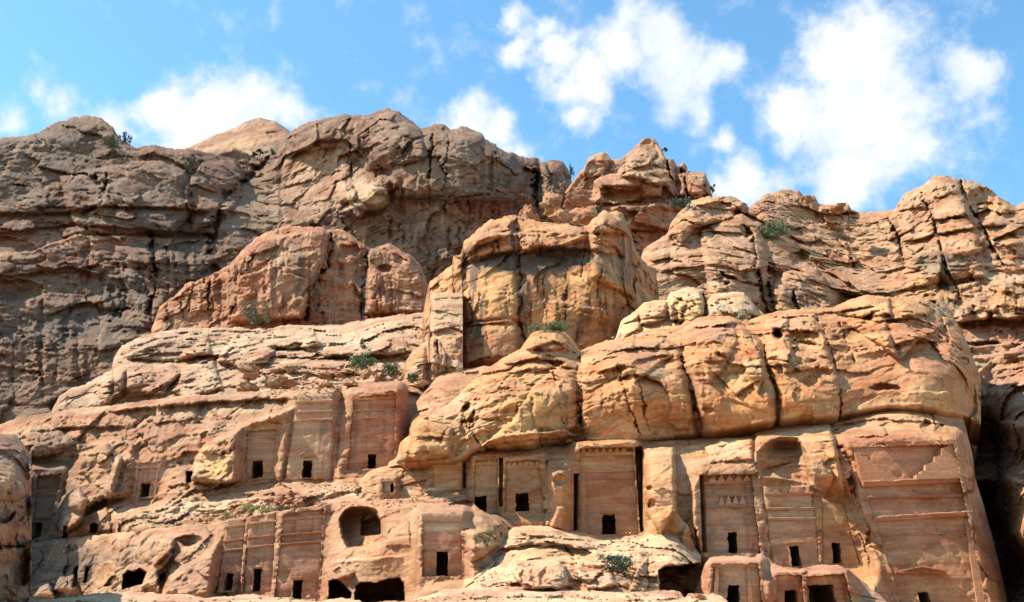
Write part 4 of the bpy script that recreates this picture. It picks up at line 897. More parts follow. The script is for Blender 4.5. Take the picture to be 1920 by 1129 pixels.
mass('M14', 'right_foreground_cliff',
     [(1808,800),(1814,765),(1822,722),(1836,690),(1868,668),(1890,658),(1920,645),(1990,640),(2120,600),(2300,610)],
     [(1808,1200),(2300,1200)], [(1815,800,112),(1850,760,104),(1900,690,102),(1980,650,100),(1825,900,124),(1860,900,124),(1866,900,116),(1882,900,90),(1915,900,82),(1840,820,122),(1980,900,78),(1850,1000,120),(1872,1000,116),(1886,1000,104),(1890,1100,112),(1896,1000,86),(1915,1129,80),(1980,1129,74),(1900,800,90),(1960,800,88),(1915,1250,74),(2280,650,80),(2280,1100,64)],
     k=1.0, R=1.5, jit=4, amp=1.0, par=dict(B=1.1, C=1.3, G=1.4), pal=((.40,.27,.20), TAN, RED), streak=.4,
     ops=[('block',[(1870,820),(1880,790),(1990,790),(1990,860),(1900,850)],3,10),('dent',1882,820,16,14,2),('dent',1880,690,40,30,3),('step',[(1880,890),(1910,900),(1990,905)],-2,60)],
     splats=[(1890,740,50,50,(.36,.27,.22),.7),(1915,1000,30,120,(.48,.28,.18),.7),(1880,820,40,30,(.44,.36,.26),.5)], seed=12)

mass('M8', 'carved_terrace_cliff',
     [(672,912),(675,897),(681,894),(690,884),(700,880),(730,873),(790,866),(855,859),(866,850),(910,836),(960,832),(1058,830),(1182,823),(1299,815),(1380,814),(1408,811),(1415,802),(1458,791),(1551,787),(1561,786),(1575,783),(1638,768),(1696,761),(1741,766),(1790,776),(1806,784),(1812,805),(1818,830),(1824,854),(1828,895),(1848,960),(1872,1050),(1889,1129),(1905,1200),(1930,1260)],
     [(672,945),(760,935),(830,945),(880,1000),(1060,1050),(1200,1060),(1300,1110),(1420,1130),(1500,1180),(1930,1262)],
     [(680,900,82.5),(740,870,83),(740,920,81.5),(840,860,83),(840,920,81.3),(870,850,85),(960,835,85),(960,870,80.5),(910,960,80),(1060,832,84.5),(1060,860,79.5),(1060,960,79),(1180,826,83.5),(1240,860,78.5),(1240,960,76),(1300,820,82),(1300,850,78.5),(1300,940,75.5),(1420,803,82),(1420,840,75.5),(1370,860,76),(1540,790,81),(1540,830,75),(1540,960,73.5),(1490,1060,72.5),(1560,1060,72.5),(1640,770,79),(1640,820,73.8),(1640,1060,69.5),(1680,1150,67),(1760,770,79),(1760,820,73.8),(1740,1000,70.5),(1800,785,80),(1840,960,74),(1880,1129,73),(1850,1129,68.5),(1760,1150,67),(1370,1045,73.5),(1140,1010,79.2),(1700,1250,65)],
     k=1.0, dip=.08, R=2.2, skirt=48, drop=.02, inw=.04, jit=1.6, amp=.65, par=dict(B=.7, C=1.0, J=.5, E=.5), pal=((.53,.37,.25), OCHRE, PINK), streak=.2, step=1.7,
     facades=[FAC[k_] for k_ in ('T5', 'T5b', 'T6', 'T7', 'T8', 'T9', 'T9b', 'T10', 'T4')],
     ops=[('smooth',[(870,860),(1320,840),(1320,1000),(870,1000)],.45,14),('smooth',[(1560,830),(1820,800),(1880,1150),(1560,1150)],.35,20),
          ('gap',[(868,856),(874,855),(873,915),(867,916)],2.2,2),('gap',[(936,858),(944,858),(942,950),(935,950)],2.2,2),('gap',[(1076,888),(1085,888),(1083,994),(1076,996)],4,2.5),
          ('gap',[(1190,838),(1204,836),(1206,996),(1201,999)],4.5,3),('gap',[(1312,893),(1319,890),(1325,1036),(1317,1036)],3,2.5),('cave',[(1022,862),(1030,862),(1025,882),(1022,884)],1.5,3),
          ('block',[(1021,896),(1028,884),(1072,880),(1076,890),(1076,1000),(1022,985),(1024,940)],1.8,4),('dent',1050,900,13,10,1.0),
          ('block',[(1030,985),(1045,950),(1066,952),(1076,1000),(1040,1000)],2.2,6),
          ('block',[(1205,840),(1266,838),(1270,960),(1240,1000),(1208,960)],2.6,9),('dent',1220,912,6,6,2),('dent',1221,945,6,9,2),
          ('block',[(1210,1000),(1222,965),(1260,950),(1290,985),(1300,1020),(1310,1045),(1215,1040)],4.5,16),
          ('cave',[(1301,990),(1308,995),(1314,1040),(1306,1036)],4,2.5),
          ('block',[(1297,915),(1303,900),(1320,890),(1318,1030),(1312,1035),(1300,985)],2.6,6),
          ('block',[(1322,838),(1350,822),(1412,818),(1412,862),(1330,868)],1.6,8),
          ('block',[(1412,810),(1460,792),(1550,790),(1566,820),(1580,900),(1600,1000),(1560,930),(1520,900),(1500,830),(1450,830),(1418,850)],2.4,9),
          ('gap',[(1417,880),(1420,852),(1434,832),(1462,819),(1496,820),(1512,845),(1528,892),(1524,908),(1470,898),(1430,893)],3.4,20),
          ('block',[(1415,880),(1425,885),(1430,905),(1432,930),(1448,1058),(1436,1050),(1418,905)],1.8,4),
          ('cave',[(1430,1018),(1436,1014),(1446,1040),(1444,1048),(1432,1046)],3,3),
          ('crack',[(1415,870),(1424,960),(1432,1035)],2.2,2.2),
          ('crack',[(1580,840),(1592,860),(1604,930),(1625,990),(1645,1040)],5,3.2),('block',[(1600,860),(1612,870),(1650,1000),(1640,1010),(1612,950)],1.6,4),
          ('block',[(1545,935),(1580,925),(1625,990),(1680,1110),(1690,1150),(1620,1150),(1600,1060)],1.6,12),
          ('step',[(870,842),(960,838),(1100,834),(1300,824),(1420,820)],-1.2,10),
          ('step',[(1560,800),(1640,785),(1720,790),(1800,800)],.9,40),('dent',1735,800,10,12,1.5),('crack',[(1745,770),(1752,800)],2,1.5),('dent',1760,805,10,8,1.4),
          ('block',[(1788,828),(1800,820),(1822,860),(1826,895),(1812,900),(1800,860)],1.2,6),
          ('dent',1803,1040,8,6,.8),('dent',1722,1062,5,4,1),('dent',1753,1062,4,4,1),
          ('step',[(735,885),(780,878),(812,878)],.25,30),('crack',[(758,880),(752,920)],2,.8)],
     splats=[(1620,800,90,22,(.46,.29,.2),.7),(1720,780,50,12,(.56,.43,.29),.7),(1580,880,24,60,(.52,.30,.17),.7),(1480,860,45,28,(.40,.28,.2),.6),(1370,840,50,18,(.60,.48,.36),.7),(1490,805,70,14,(.6,.47,.35),.7),(1230,880,40,30,(.52,.37,.23),.5),
             (1240,1000,50,30,(.60,.45,.3),.6),(730,890,50,12,(.48,.40,.28),.6),(800,905,60,14,(.52,.30,.18),.7),(1280,900,22,50,(.46,.33,.26),.5),(1620,1000,40,60,(.50,.33,.21),.6),(1700,870,80,40,(.42,.23,.155),.6),(1840,1080,40,80,(.46,.27,.18),.6),(960,845,90,10,(.58,.45,.33),.6)], seed=13)

mass('M9', 'lower_left_cliff',
     [(-70,1032),(0,1026),(52,1019),(105,1011),(160,1004),(225,999),(325,986),(400,982),(425,978),(462,971),(519,958),(530,956),(605,948),(615,944),(655,941),(720,936),(805,931),(817,930),(826,925),(842,923),(875,928),(900,955),(916,964),(953,970),(975,990),(1000,1010)],
     [(-70,1190),(700,1180),(1000,1180)],
     [(-60,1030,106),(100,1013,104),(225,1000,93),(325,988,88),(425,980,86),(530,957,84),(610,950,82.5),(720,938,79),(830,930,79),(950,972,78.5),(100,1060,102),(60,1110,100),(180,1060,95),(250,1080,90),(330,1050,85),(330,1100,83),(440,1110,80),(560,1110,78.5),(432,1040,83.3),(560,1040,81.5),(625,1020,78.5),(640,1100,75),(740,1000,73),(750,1100,72),(830,1030,69.5),(880,1000,70),(930,980,74),(930,1060,69.5),(700,1129,72),(400,1180,74),(800,1120,67),(400,1290,70),(900,1290,64)],
     k=1.0, dip=.07, R=1.4, jit=2, amp=.75, par=dict(B=.8, C=1.0, J=.5, E=.6), pal=((.45,.31,.215), TAN, (.43,.28,.2)), streak=.4,
     facades=[FAC[k_] for k_ in ('T11', 'T12', 'T13', 'T14')],
     ops=[('smooth',[(405,975),(620,945),(780,950),(880,960),(880,1129),(400,1129)],.4,14),
          ('crack',[(464,972),(459,1040),(452,1112)],2.4,3),('crack',[(524,962),(520,1040),(511,1115)],3,3.5),('crack',[(611,955),(606,1020),(601,1075)],2.6,4),
          ('cave',[(635,974),(645,958),(662,950),(690,950),(707,957),(716,977),(718,1009),(712,1026),(680,1030),(650,1028),(641,1009)],5.0,7),
          ('cave',[(676,975),(682,962),(700,962),(716,975),(716,1003),(676,1004)],4,3),
          ('cave',[(614,1160),(618,1090),(630,1086),(645,1096),(660,1112),(652,1160)],12,4),('cave',[(664,1160),(666,1100),(678,1091),(706,1093),(728,1085),(748,1083),(757,1094),(760,1160)],15,4),
          ('block',[(600,1085),(618,1070),(640,1060),(665,1075),(660,1085),(640,1090),(618,1100),(612,1160),(596,1160)],1.5,7),
          ('step',[(606,1055),(680,1050),(760,1040)],-.7,20),('block',[(720,978),(768,977),(771,1022),(722,1024)],.35,2),
          ('crack',[(788,962),(790,1060)],2.4,1.4),('block',[(866,975),(905,968),(940,985),(935,1020),(905,1045),(880,1052),(868,1020)],1.8,9),
          ('step',[(818,942),(850,938),(900,942)],.8,10),('cave',[(815,953),(845,945),(888,932),(889,958),(850,960)],1.6,6),
          ('cave',[(231,1078),(240,1070),(252,1072),(262,1064),(274,1074),(268,1096),(256,1098),(229,1107)],11,3),('cave',[(300,1078),(310,1074),(308,1086),(300,1092)],4,2),
          ('cave',[(138,1064),(146,1060),(144,1100),(136,1104)],4,3),('cave',[(160,1064),(168,1062),(164,1090),(158,1094)],4,3),
          ('block',[(300,1120),(315,1080),(340,1060),(375,1045),(400,1020),(420,990),(405,1120),(350,1125)],4,14),('block',[(265,1100),(280,1060),(310,1030),(325,1040),(300,1075),(300,1110)],2.5,8),
          ('block',[(270,1050),(275,1010),(330,1010),(325,1030),(290,1060)],2,7),('dent',355,1015,25,10,2),('step',[(225,1025),(275,1022)],.3,20),
          ('block',[(100,1110),(110,1080),(140,1075),(150,1115)],4,12),('block',[(60,1120),(70,1095),(95,1090),(104,1120)],4,10)],
     splats=[(100,1060,90,60,(.15,.135,.125),.8),(30,1080,70,60,(.17,.15,.14),.7),(250,1040,80,30,(.36,.26,.21),.5),(350,1010,50,14,(.46,.31,.26),.6),(675,1020,30,14,(.50,.36,.22),.6),(690,980,50,30,(.52,.31,.18),.6),(740,1050,60,40,(.53,.33,.2),.6),  # first two splats paint the shaded, weathered far-left corner dark
             (640,1060,40,24,(.52,.34,.24),.5),(905,1005,30,25,(.56,.41,.22),.7),(860,945,50,12,(.55,.33,.26),.7),(700,945,90,8,(.52,.3,.22),.6),(360,1080,60,40,(.36,.25,.2),.5)], seed=14)

mass('M11', 'lower_right_ledge',
     [(1300,1118),(1304,1106),(1314,1080),(1322,1056),(1331,1045),(1350,1042),(1381,1042),(1415,1046),(1421,1040),(1428,1037),(1449,1055),(1470,1064),(1489,1068),(1526,1060),(1573,1058),(1591,1067),(1613,1086),(1640,1105),(1680,1145),(1720,1180)],
     [(1300,1185),(1720,1200)], [(1304,1110,63),(1340,1045,66.5),(1420,1045,67),(1500,1068,67),(1575,1060,67),(1640,1105,65),(1380,1075,62.4),(1380,1129,62),(1470,1090,62.2),(1545,1090,62.2),(1470,1140,62),(1560,1140,62),(1640,1140,61),(1400,1290,58),(1600,1290,58)],
     k=1.0, dip=.05, R=2.5, jit=1.5, amp=.6, par=dict(B=.8, C=1.0, J=.4, E=.6), pal=((.56,.36,.28), ROSE, (.54,.40,.3)), streak=.05, step=1.8,
     facades=[FAC[k_] for k_ in ('T15', 'T16', 'T17')],
     ops=[('block',[(1430,1060),(1450,1060),(1455,1150),(1432,1150)],.8,4),('step',[(1450,1075),(1500,1080),(1590,1075)],.8,30)],
     splats=[(1540,1068,70,10,(.56,.34,.28),.7),(1400,1050,60,8,(.6,.46,.36),.6)], seed=15)

mass('M10', 'sunlit_rock_mound',
     [(868,1092),(872,1067),(882,1052),(910,1032),(941,1014),(952,1000),(956,992),(965,987),(1000,985),(1046,985),(1067,996),(1120,1003),(1160,1006),(1207,1003),(1215,985),(1222,974),(1244,966),(1275,966),(1287,985),(1300,1013),(1313,1036),(1324,1050),(1328,1080),(1320,1110),(1316,1130)],
     [(868,1180),(1316,1180)], [(872,1070,69),(941,1014,71),(965,987,75),(1046,986,76),(1120,1003,78),(1207,1003,76),(1260,967,75),(1300,1015,73),(1322,1055,70),(900,1090,64),(1000,1030,67),(1000,1080,61),(1050,1060,62),(1100,1020,70),(1150,1050,64),(1200,1040,67),(1260,1050,64),(1100,1090,60),(1220,1090,60.5),(1300,1100,61),(900,1129,59),(1100,1129,57),(1250,1129,58.5),(1100,1290,50)],
     k=.9, dip=.05, R=2.2, jit=2.0, amp=1.0, par=dict(B=1.2, C=1.3, J=.8, E=.5), pal=(CREAM, (.58,.42,.31), (.56,.40,.25)), streak=.03, step=1.8,
     ops=[('gap',[(1234,1070),(1246,1062),(1326,1056),(1326,1150),(1240,1150),(1236,1100)],16,1.5),
          ('step',[(960,1000),(1040,1008),(1130,1015)],.9,8),('step',[(880,1060),(940,1028),(1010,1022),(1130,1030)],1.4,14),('step',[(930,1025),(1010,1012),(1110,1022)],-1.5,8),
          ('block',[(960,1075),(965,1050),(1050,1052),(1060,1060),(1068,1100),(1040,1108),(985,1106)],2.6,8),('dent',985,1080,6,12,1.4),('dent',1022,1085,10,16,1.0),('dent',1002,1080,6,18,.8),
          ('block',[(1075,1070),(1085,1050),(1120,1032),(1130,1040),(1160,1100),(1100,1108)],2,8),('step',[(1170,1040),(1240,1050),(1320,1062)],-1.2,10),
          ('block',[(1195,1060),(1215,1042),(1214,1110),(1180,1110)],1,5),('cave',[(1060,1020),(1075,1035),(1085,1050),(1075,1052),(1060,1035)],1,3)],
     splats=[(1010,1080,50,30,(.55,.34,.24),.7),(1130,1080,50,30,(.54,.34,.28),.6),(940,1100,70,14,(.6,.42,.36),.6),(1090,1040,30,12,(.58,.44,.24),.6),(1200,1085,40,25,(.50,.34,.23),.5),(1245,985,30,14,(.6,.47,.3),.5)], seed=16)

mass('M13', 'front_slabs',
     [(-70,1112),(0,1116),(45,1122),(110,1121),(175,1113),(225,1110),(290,1111),(350,1115),(385,1121),(430,1117),(475,1113),(520,1119),(600,1128),(640,1121),(680,1128),(760,1126),(800,1118),(835,1105),(900,1101),(1000,1107),(1067,1105),(1160,1109),(1230,1107),(1275,1109),(1284,1121),(1291,1114),(1335,1111),(1355,1118),(1370,1130),(1420,1142),(1700,1150),(1990,1152)],
     [(-70,1300),(1990,1300)], [(-60,1114,52),(400,1118,54),(800,1120,55),(1000,1106,56),(1270,1109,56),(1330,1112,54),(1600,1148,54),(1980,1150,54),(0,1140,46),(400,1150,46),(1000,1150,46),(1300,1150,46),(1900,1180,46),(0,1300,38),(1000,1300,38),(1980,1300,38)],
     k=.8, dip=.03, R=1.2, step=2.4, jit=2.5, amp=.8, pal=(CREAM, (.58,.44,.34), TAN), streak=0, ops=[('step',[(-70,1128),(400,1126),(800,1130),(1200,1122),(1500,1150)],-1.2,8),('block',[(40,1124),(180,1114),(240,1112),(260,1126),(60,1134)],1.0,4),('block',[(290,1116),(350,1116),(385,1124),(370,1135),(280,1133)],1.0,4),('block',[(860,1106),(1000,1108),(1060,1107),(1050,1118),(880,1122)],1.0,4),('block',[(1080,1112),(1160,1110),(1270,1110),(1276,1124),(1100,1124)],1.0,4)], splats=[(320,1125,60,8,(.56,.38,.32),.6),(1000,1120,100,10,(.6,.5,.4),.5)], seed=17)

mass('M12', 'left_foreground_rock',
     [(-70,800),(-20,808),(0,813),(27,814),(40,828),(47,839),(56,850),(64,863),(68,874),(70,892),(66,905),(60,915),(53,930),(48,960),(52,1010),(55,1050),(46,1090),(44,1129),(50,1200),(60,1290)],
     [(-70,1300),(60,1300)], [(-60,810,47),(20,820,47),(66,890,47),(20,900,42.5),(-60,900,41),(20,960,42.5),(20,1060,44),(45,1060,45.5),(20,1129,44),(-60,1129,42),(20,1290,40)],
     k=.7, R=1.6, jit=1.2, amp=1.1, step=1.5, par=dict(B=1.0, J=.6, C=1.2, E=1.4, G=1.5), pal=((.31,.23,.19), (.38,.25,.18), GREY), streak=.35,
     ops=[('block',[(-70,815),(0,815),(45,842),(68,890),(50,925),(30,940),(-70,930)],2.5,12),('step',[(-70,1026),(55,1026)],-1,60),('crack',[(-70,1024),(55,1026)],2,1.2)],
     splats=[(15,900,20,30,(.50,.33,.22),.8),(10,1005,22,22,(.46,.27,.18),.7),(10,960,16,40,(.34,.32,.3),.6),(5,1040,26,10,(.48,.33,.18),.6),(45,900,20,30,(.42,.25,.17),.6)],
     label='big rounded reddish boulder stack at the left edge of the picture', cat='boulder', seed=18, skirt=12)
# ================================================================== the tomb facades themselves
LAB = {
 'T0': 'small grey-pink tomb facade standing alone at far left, thin cornice above its door',
 'TD': 'dark shaded tomb facade beside the big foreground boulder at far left, heavy double cornice',
 'T1': 'low plain tomb facade beside the yellow rock bulge, leftmost of the upper three',
 'T2': 'tall tapering tomb facade with a small pediment over its door',
 'T3': 'upper tomb facade with broken cornice at its left, beside the rounded tan outcrop',
 'T4': 'tiny walled-up niche with a red lintel at the left end of the carved terrace',
 'T5': 'narrow tomb facade with a square door, left neighbour of the eroded-doorway tomb',
 'T5b': 'blind shallow facade panel with one cornice and no door on the carved terrace',
 'T6': 'small worn tomb facade with wide eroded doorway between two dark clefts',
 'T7': 'sharp tall tomb facade at the centre with triple cornice, crowsteps and broken door',
 'T8': 'tomb facade with two rows of crowsteps crossed by a diagonal shadow edge',
 'T9': 'tomb facade with a sunlit left edge and jagged door, below the round hollow',
 'T9b': 'plain uncarved wall with a single door, right of the crowstep tomb with sunlit edge',
 'T10': 'largest tomb facade, at the right, with giant stairs carved above heavy cornices',
 'T11': 'leftmost narrow facade of the bottom row with a leaning door',
 'T12': 'middle facade of the bottom left row between two dark vertical grooves',
 'T13': 'widest facade of the bottom left row, purple-streaked, beside the open cave',
 'T14': 'square sandy facade with worn dentils and a tall clean black door, right of the cave',
 'T15': 'framed tomb front with corner pilasters at the bottom edge beneath the double crowstep tomb',
 'T16': 'bottom edge wall with a narrow arched doorway, beside the wide open chamber',
 'T17': 'wide open rectangular chamber mouth at the bottom right under a pink ledge',
}
EMP = {}
for k_, f in FAC.items():
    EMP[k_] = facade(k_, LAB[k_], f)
# ================================================================== boulders
def stone_mesh(seed, res=14, rough=.3, cuts=6, sq=(1, 1, 1)):
    r = np.random.RandomState(seed)
    th = np.linspace(0, math.pi, res + 1); ph = np.linspace(0, 2 * math.pi, 2 * res, endpoint=False)
    T_, Q_ = np.meshgrid(th, ph, indexing='ij')
    V = np.stack([np.sin(T_) * np.cos(Q_), np.sin(T_) * np.sin(Q_), np.cos(T_)], -1).reshape(-1, 3)
    V = np.sign(V) * np.abs(V) ** .8
    for _ in range(cuts):
        n = r.normal(size=3); n /= np.linalg.norm(n); d = r.uniform(.5, .85)
        ex = np.maximum(V @ n - d, 0); V = V - ex[:, None] * n * .9
    fv, fe = facet(V * 1.3 + seed, 3)
    f2, e2 = facet(V * 3.1 + seed, 4)
    V = V * (1 + .30 * fv - .12 * sstep(.15, 0, fe) + .09 * f2)[:, None]
    V = V * (1 + rough * fbm(V * 1.6 + seed, 4, seed % 50) * 2 - rough * .5 * np.abs(perlin(V * 4 + seed, 3)))[:, None]
    lay = LX(V[:, 2] * 2.2 + seed, 3)[1]; V[:, :2] *= (1 + .06 * (lay - 1))[:, None]
    m = 2 * res; idx = np.arange((res + 1) * m).reshape(res + 1, m)
    F = np.stack([idx[:-1], idx[1:], np.roll(idx, -1, 1)[1:], np.roll(idx, -1, 1)[:-1]], -1).reshape(-1, 4)
    return V * np.array(sq), F
def boulder(u, v, hu, hv, Y, label, pal=(PINK, TAN, RED), seed=1, depth=1.0, cuts=16, tilt=0.0, splats=(), res=24, group=None, name='boulder'):
    c = at(u, v, Y); rx = hu * Y / FPX; rz = hv * Y / FPX
    V, F = stone_mesh(seed, res, cuts=cuts)
    V = V / np.array([np.abs(V[:, 0]).max(), np.abs(V[:, 1]).max(), np.abs(V[:, 2]).max()])
    V = V * np.array([rx, max(rx, rz) * depth, rz])
    ct, st_ = math.cos(tilt), math.sin(tilt)
    V = np.stack([V[:, 0] * ct - V[:, 2] * st_, V[:, 1], V[:, 0] * st_ + V[:, 2] * ct], -1)
    W = V + c
    col = tint(W, W[:, 0], W[:, 2], pal, .2, (), None, .5, seed)
    c0 = c.copy(); c0[2] -= rz
    o = mk(name, W - c0, F, ROCK, None, col); o.location = c0
    return props(o, label, 'boulder', group)
def on(key, u, v, push=0.0):
    return float(surf(key, u, v)[1]) + push
B_ = [
 (988, 405, 28, 28, 150, 'rounded red boulder with a smooth flat front, leftmost on the crest of the central crag', (RED, PINK, TAN), 3),
 (1037, 384, 30, 31, 156, 'tall egg-shaped tan boulder perched in the notch between crag and castle peak', (TAN, PINK, BROWN), 5),
 (1086, 377, 33, 24, 160, 'dark wide boulder leaning on the egg-shaped one, shadow beneath it', (BROWN, PINK, RED), 7),
 (1098, 407, 36, 27, 149, 'lumpy pink boulder below the dark wide one on the crag crest', (ROSE, PINK, RED), 9),
 (1052, 408, 27, 18, 148, 'low pink boulder at the foot of the egg-shaped boulder', (ROSE, PINK, TAN), 11),
 (525, 717, 36, 18, 118, 'large pale half-buried boulder right of the eroded rock stack on the terrace', (TAN, PALE, PINK), 13),
 (844, 846, 19, 13, 80.2, 'round tan boulder sitting on the ledge left of the carved terrace', (TAN, OCHRE, PALE), 15),
 (686, 702, 14, 13, 112, 'rounded orange boulder between the two green bushes', (PINK, OCHRE, TAN), 17),
 (708, 708, 8, 7, 111, 'small round stone right of the orange boulder by the bushes', (PINK, TAN, RED), 19),
 (793, 717, 13, 6, 103.5, 'small white flat stone beside the rounded tan outcrop', (CREAM, PALE, CREAM), 21),
 (618, 729, 27, 9, 103.5, 'long orange slab lying above the tall tapering tomb', (OCHRE, PINK, TAN), 23),
 (660, 722, 19, 6, 104, 'shorter orange slab right of the long slab above the tombs', (OCHRE, PINK, TAN), 25),
 (1067, 827, 7, 5, 82.5, 'small pale stone on the ledge under the overhanging outcrop', (PALE, TAN, PINK), 27),
 (501, 939, 12, 6.5, 91, 'red squarish block, leftmost of the row of fallen blocks', (RED, PINK, RED), 29),
 (522, 940, 11, 7, 90.5, 'orange-red block with sunlit top, second in the row of fallen blocks', ((.56,.28,.16), RED, PINK), 31),
 (541, 942, 12, 8, 90, 'bright orange block, third in the row of fallen blocks', ((.58,.30,.16), OCHRE, RED), 33),
 (563, 945, 13, 10, 89.4, 'pinkish rounded block at the right end of the row of fallen blocks', (ROSE, PINK, TAN), 35),
 (551, 926, 14, 5.5, 92.5, 'dark red flat slab just above the row of fallen blocks', (RED, PINK, BROWN), 37),
 (452, 958, 11, 7, 88.6, 'brownish red block at the lower left of the fallen blocks', (RED, PINK, BROWN), 39),
 (124, 1118, 9, 5, 49, 'small pink stone on the pale slab near the lower left corner', (ROSE, PINK, TAN), 41),
 (147, 1116, 9, 6, 49, 'small grey-pink stone, right one of the pair near the lower left corner', (PINK, TAN, GREY), 43),
 (855, 928, 8, 4, 77.5, 'small pale stone on top of the square sandy tomb', (PALE, TAN, ROSE), 45),
 (610, 706, 13, 7, 113, 'red angular rock in the scree above the upper tombs', (RED, ROSE, PINK), 47),
 (635, 703, 9, 8, 112.5, 'pointed reddish rock left of the green bushes', (ROSE, RED, PINK), 49),
 (1572, 392, 24, 9, 176, 'flat capstone perched on the skyline of the right cliff', (BROWN, PINK, TAN), 51),
 (1515, 374, 22, 10, 184, 'dark rounded knob on the skyline right of the broad dome', (BROWN, TAN, GREY), 53),
 (1310, 1118, 16, 9, 52.5, 'pink boulder cut by the bottom edge, below the dark cave mouth', (ROSE, PALE, PINK), 55),
]
for (u, v, hu, hv, Y, lb, pal, sd) in B_:
    boulder(u, v, hu, hv, Y, lb, pal, sd, group='loose boulders on the rock ledges')
# the eroded stack of three lumps on the slab terrace
e = empty('rock_stack', tuple(at(466, 736, 116.5)), 'eroded stack of rock with an overhanging cap and dark hollow on the terrace', 'rock stack')
for nm, (u, v, hu, hv, sd) in (('foot', (464, 724, 26, 13, 61)), ('neck', (470, 706, 17, 12, 62)), ('cap', (466, 690, 23, 10, 63))):
    Y = 117.0; c = at(u, v, Y); V, F = stone_mesh(sd, 14)
    W = V * np.array([hu, hu * .8, hv]) * Y / FPX + c
    mk(nm, W - wloc(e), F, ROCK, e, tint(W, W[:, 0], W[:, 2], (PINK, TAN, RED), .3, (), None, .5, sd))

# loose scree nobody could count
def scree(name, label, regions, seed=5):
    r = np.random.RandomState(seed); V_all, F_all, C_all = [], [], []; n0 = 0
    base = [stone_mesh(100 + i, 4, .5, 9) for i in range(8)]
    for (key, u0, u1, vl, vr, th, n, px, pal) in regions:
        for i in range(n):
            t = r.rand(); u = u0 + (u1 - u0) * t; v = vl + (vr - vl) * t + r.normal() * th
            Yp = on(key, u, v); s = px * np.exp(r.normal() * .45) * Yp / FPX
            V, F = base[r.randint(8)]; a = r.rand() * 6.28
            W = V * s * np.array([1, 1, .65]) * r.uniform(.7, 1.3, 3)
            W = np.stack([W[:, 0] * math.cos(a) - W[:, 1] * math.sin(a), W[:, 0] * math.sin(a) + W[:, 1] * math.cos(a), W[:, 2]], -1)
            p = at(u, v, Yp - s * .3); W = W + p
            c = np.array(pal[r.randint(len(pal))]) * r.uniform(.75, 1.15) * GRADE
            V_all.append(W); F_all.append(F + n0); C_all.append(np.repeat(c[None], len(W), 0)); n0 += len(W)
    o = mk(name, np.concatenate(V_all), np.concatenate(F_all), ROCK, None, np.concatenate(C_all), smooth=False)
    return props(o, label, 'scree', kind='stuff')
REDS = (RED, ROSE, PINK, TAN)
scree('scree', 'loose red and tan scree on the terraces', [
 ('M6', 430, 600, 958, 945, 7, 260, 2.6, REDS + (YEL,)), ('M6', 380, 470, 972, 960, 6, 140, 2.2, REDS + (YEL, YEL)), ('M6', 560, 720, 915, 905, 8, 150, 2.0, REDS),
 ('M5', 560, 680, 712, 706, 7, 220, 2.6, REDS), ('M6', 500, 640, 738, 728, 5, 120, 2.2, REDS), ('M5', 600, 780, 700, 700, 6, 90, 2.4, REDS),
 ('M6', 200, 420, 985, 950, 12, 140, 2.0, REDS), ('M10', 880, 1240, 1090, 1085, 16, 220, 2.4, (PALE, CREAM, ROSE)), ('M9', 640, 860, 946, 938, 4, 80, 2.0, REDS),
 ('M10', 960, 1220, 1008, 1012, 8, 120, 2.2, (PALE, TAN)), ('M13', 780, 1220, 1124, 1120, 5, 150, 2.4, (PALE, ROSE, TAN)), ('M13', 20, 590, 1128, 1126, 4, 110, 2.4, (PALE, ROSE, TAN)), ('M7', 1140, 1260, 640, 622, 5, 60, 1.6, (PALE, TAN, ROSE)),
 ('M3b', 1250, 1500, 600, 640, 14, 80, 2.0, REDS), ('M6', 60, 340, 812, 765, 8, 120, 2.0, REDS), ('M5', 240, 520, 650, 630, 10, 90, 2.2, REDS)])

# ================================================================== bushes
def leafmat(name, c1, c2):
    m = bpy.data.materials.new(name); m.use_nodes = True; t = m.node_tree; b = t.nodes['Principled BSDF']
    b.inputs['Roughness'].default_value = .7
    g = N(t, 'ShaderNodeNewGeometry'); n = N(t, 'ShaderNodeTexNoise', i_Scale=2.5, i_Detail=3.0); L(t, g.outputs['Position'], n.inputs['Vector'])
    mx = N(t, 'ShaderNodeMix', data_type='RGBA'); L(t, n.outputs['Fac'], mx.inputs['Factor']); mx.inputs['A'].default_value = (*c1, 1); mx.inputs['B'].default_value = (*c2, 1)
    L(t, mx.outputs['Result'], b.inputs['Base Color']); return m
LG = leafmat('bright_green_leaves', (.06, .095, .025), (.16, .19, .07)); LO = leafmat('olive_leaves', (.07, .075, .03), (.15, .14, .06))
LD = leafmat('dark_green_leaves', (.02, .035, .014), (.05, .07, .028)); LY = leafmat('dry_yellow_leaves', (.32, .25, .08), (.46, .38, .14)); LP = leafmat('pale_dry_twigs', (.26, .21, .13), (.40, .34, .22))
WOOD = leafmat('grey_wood', (.08, .06, .045), (.13, .10, .08))
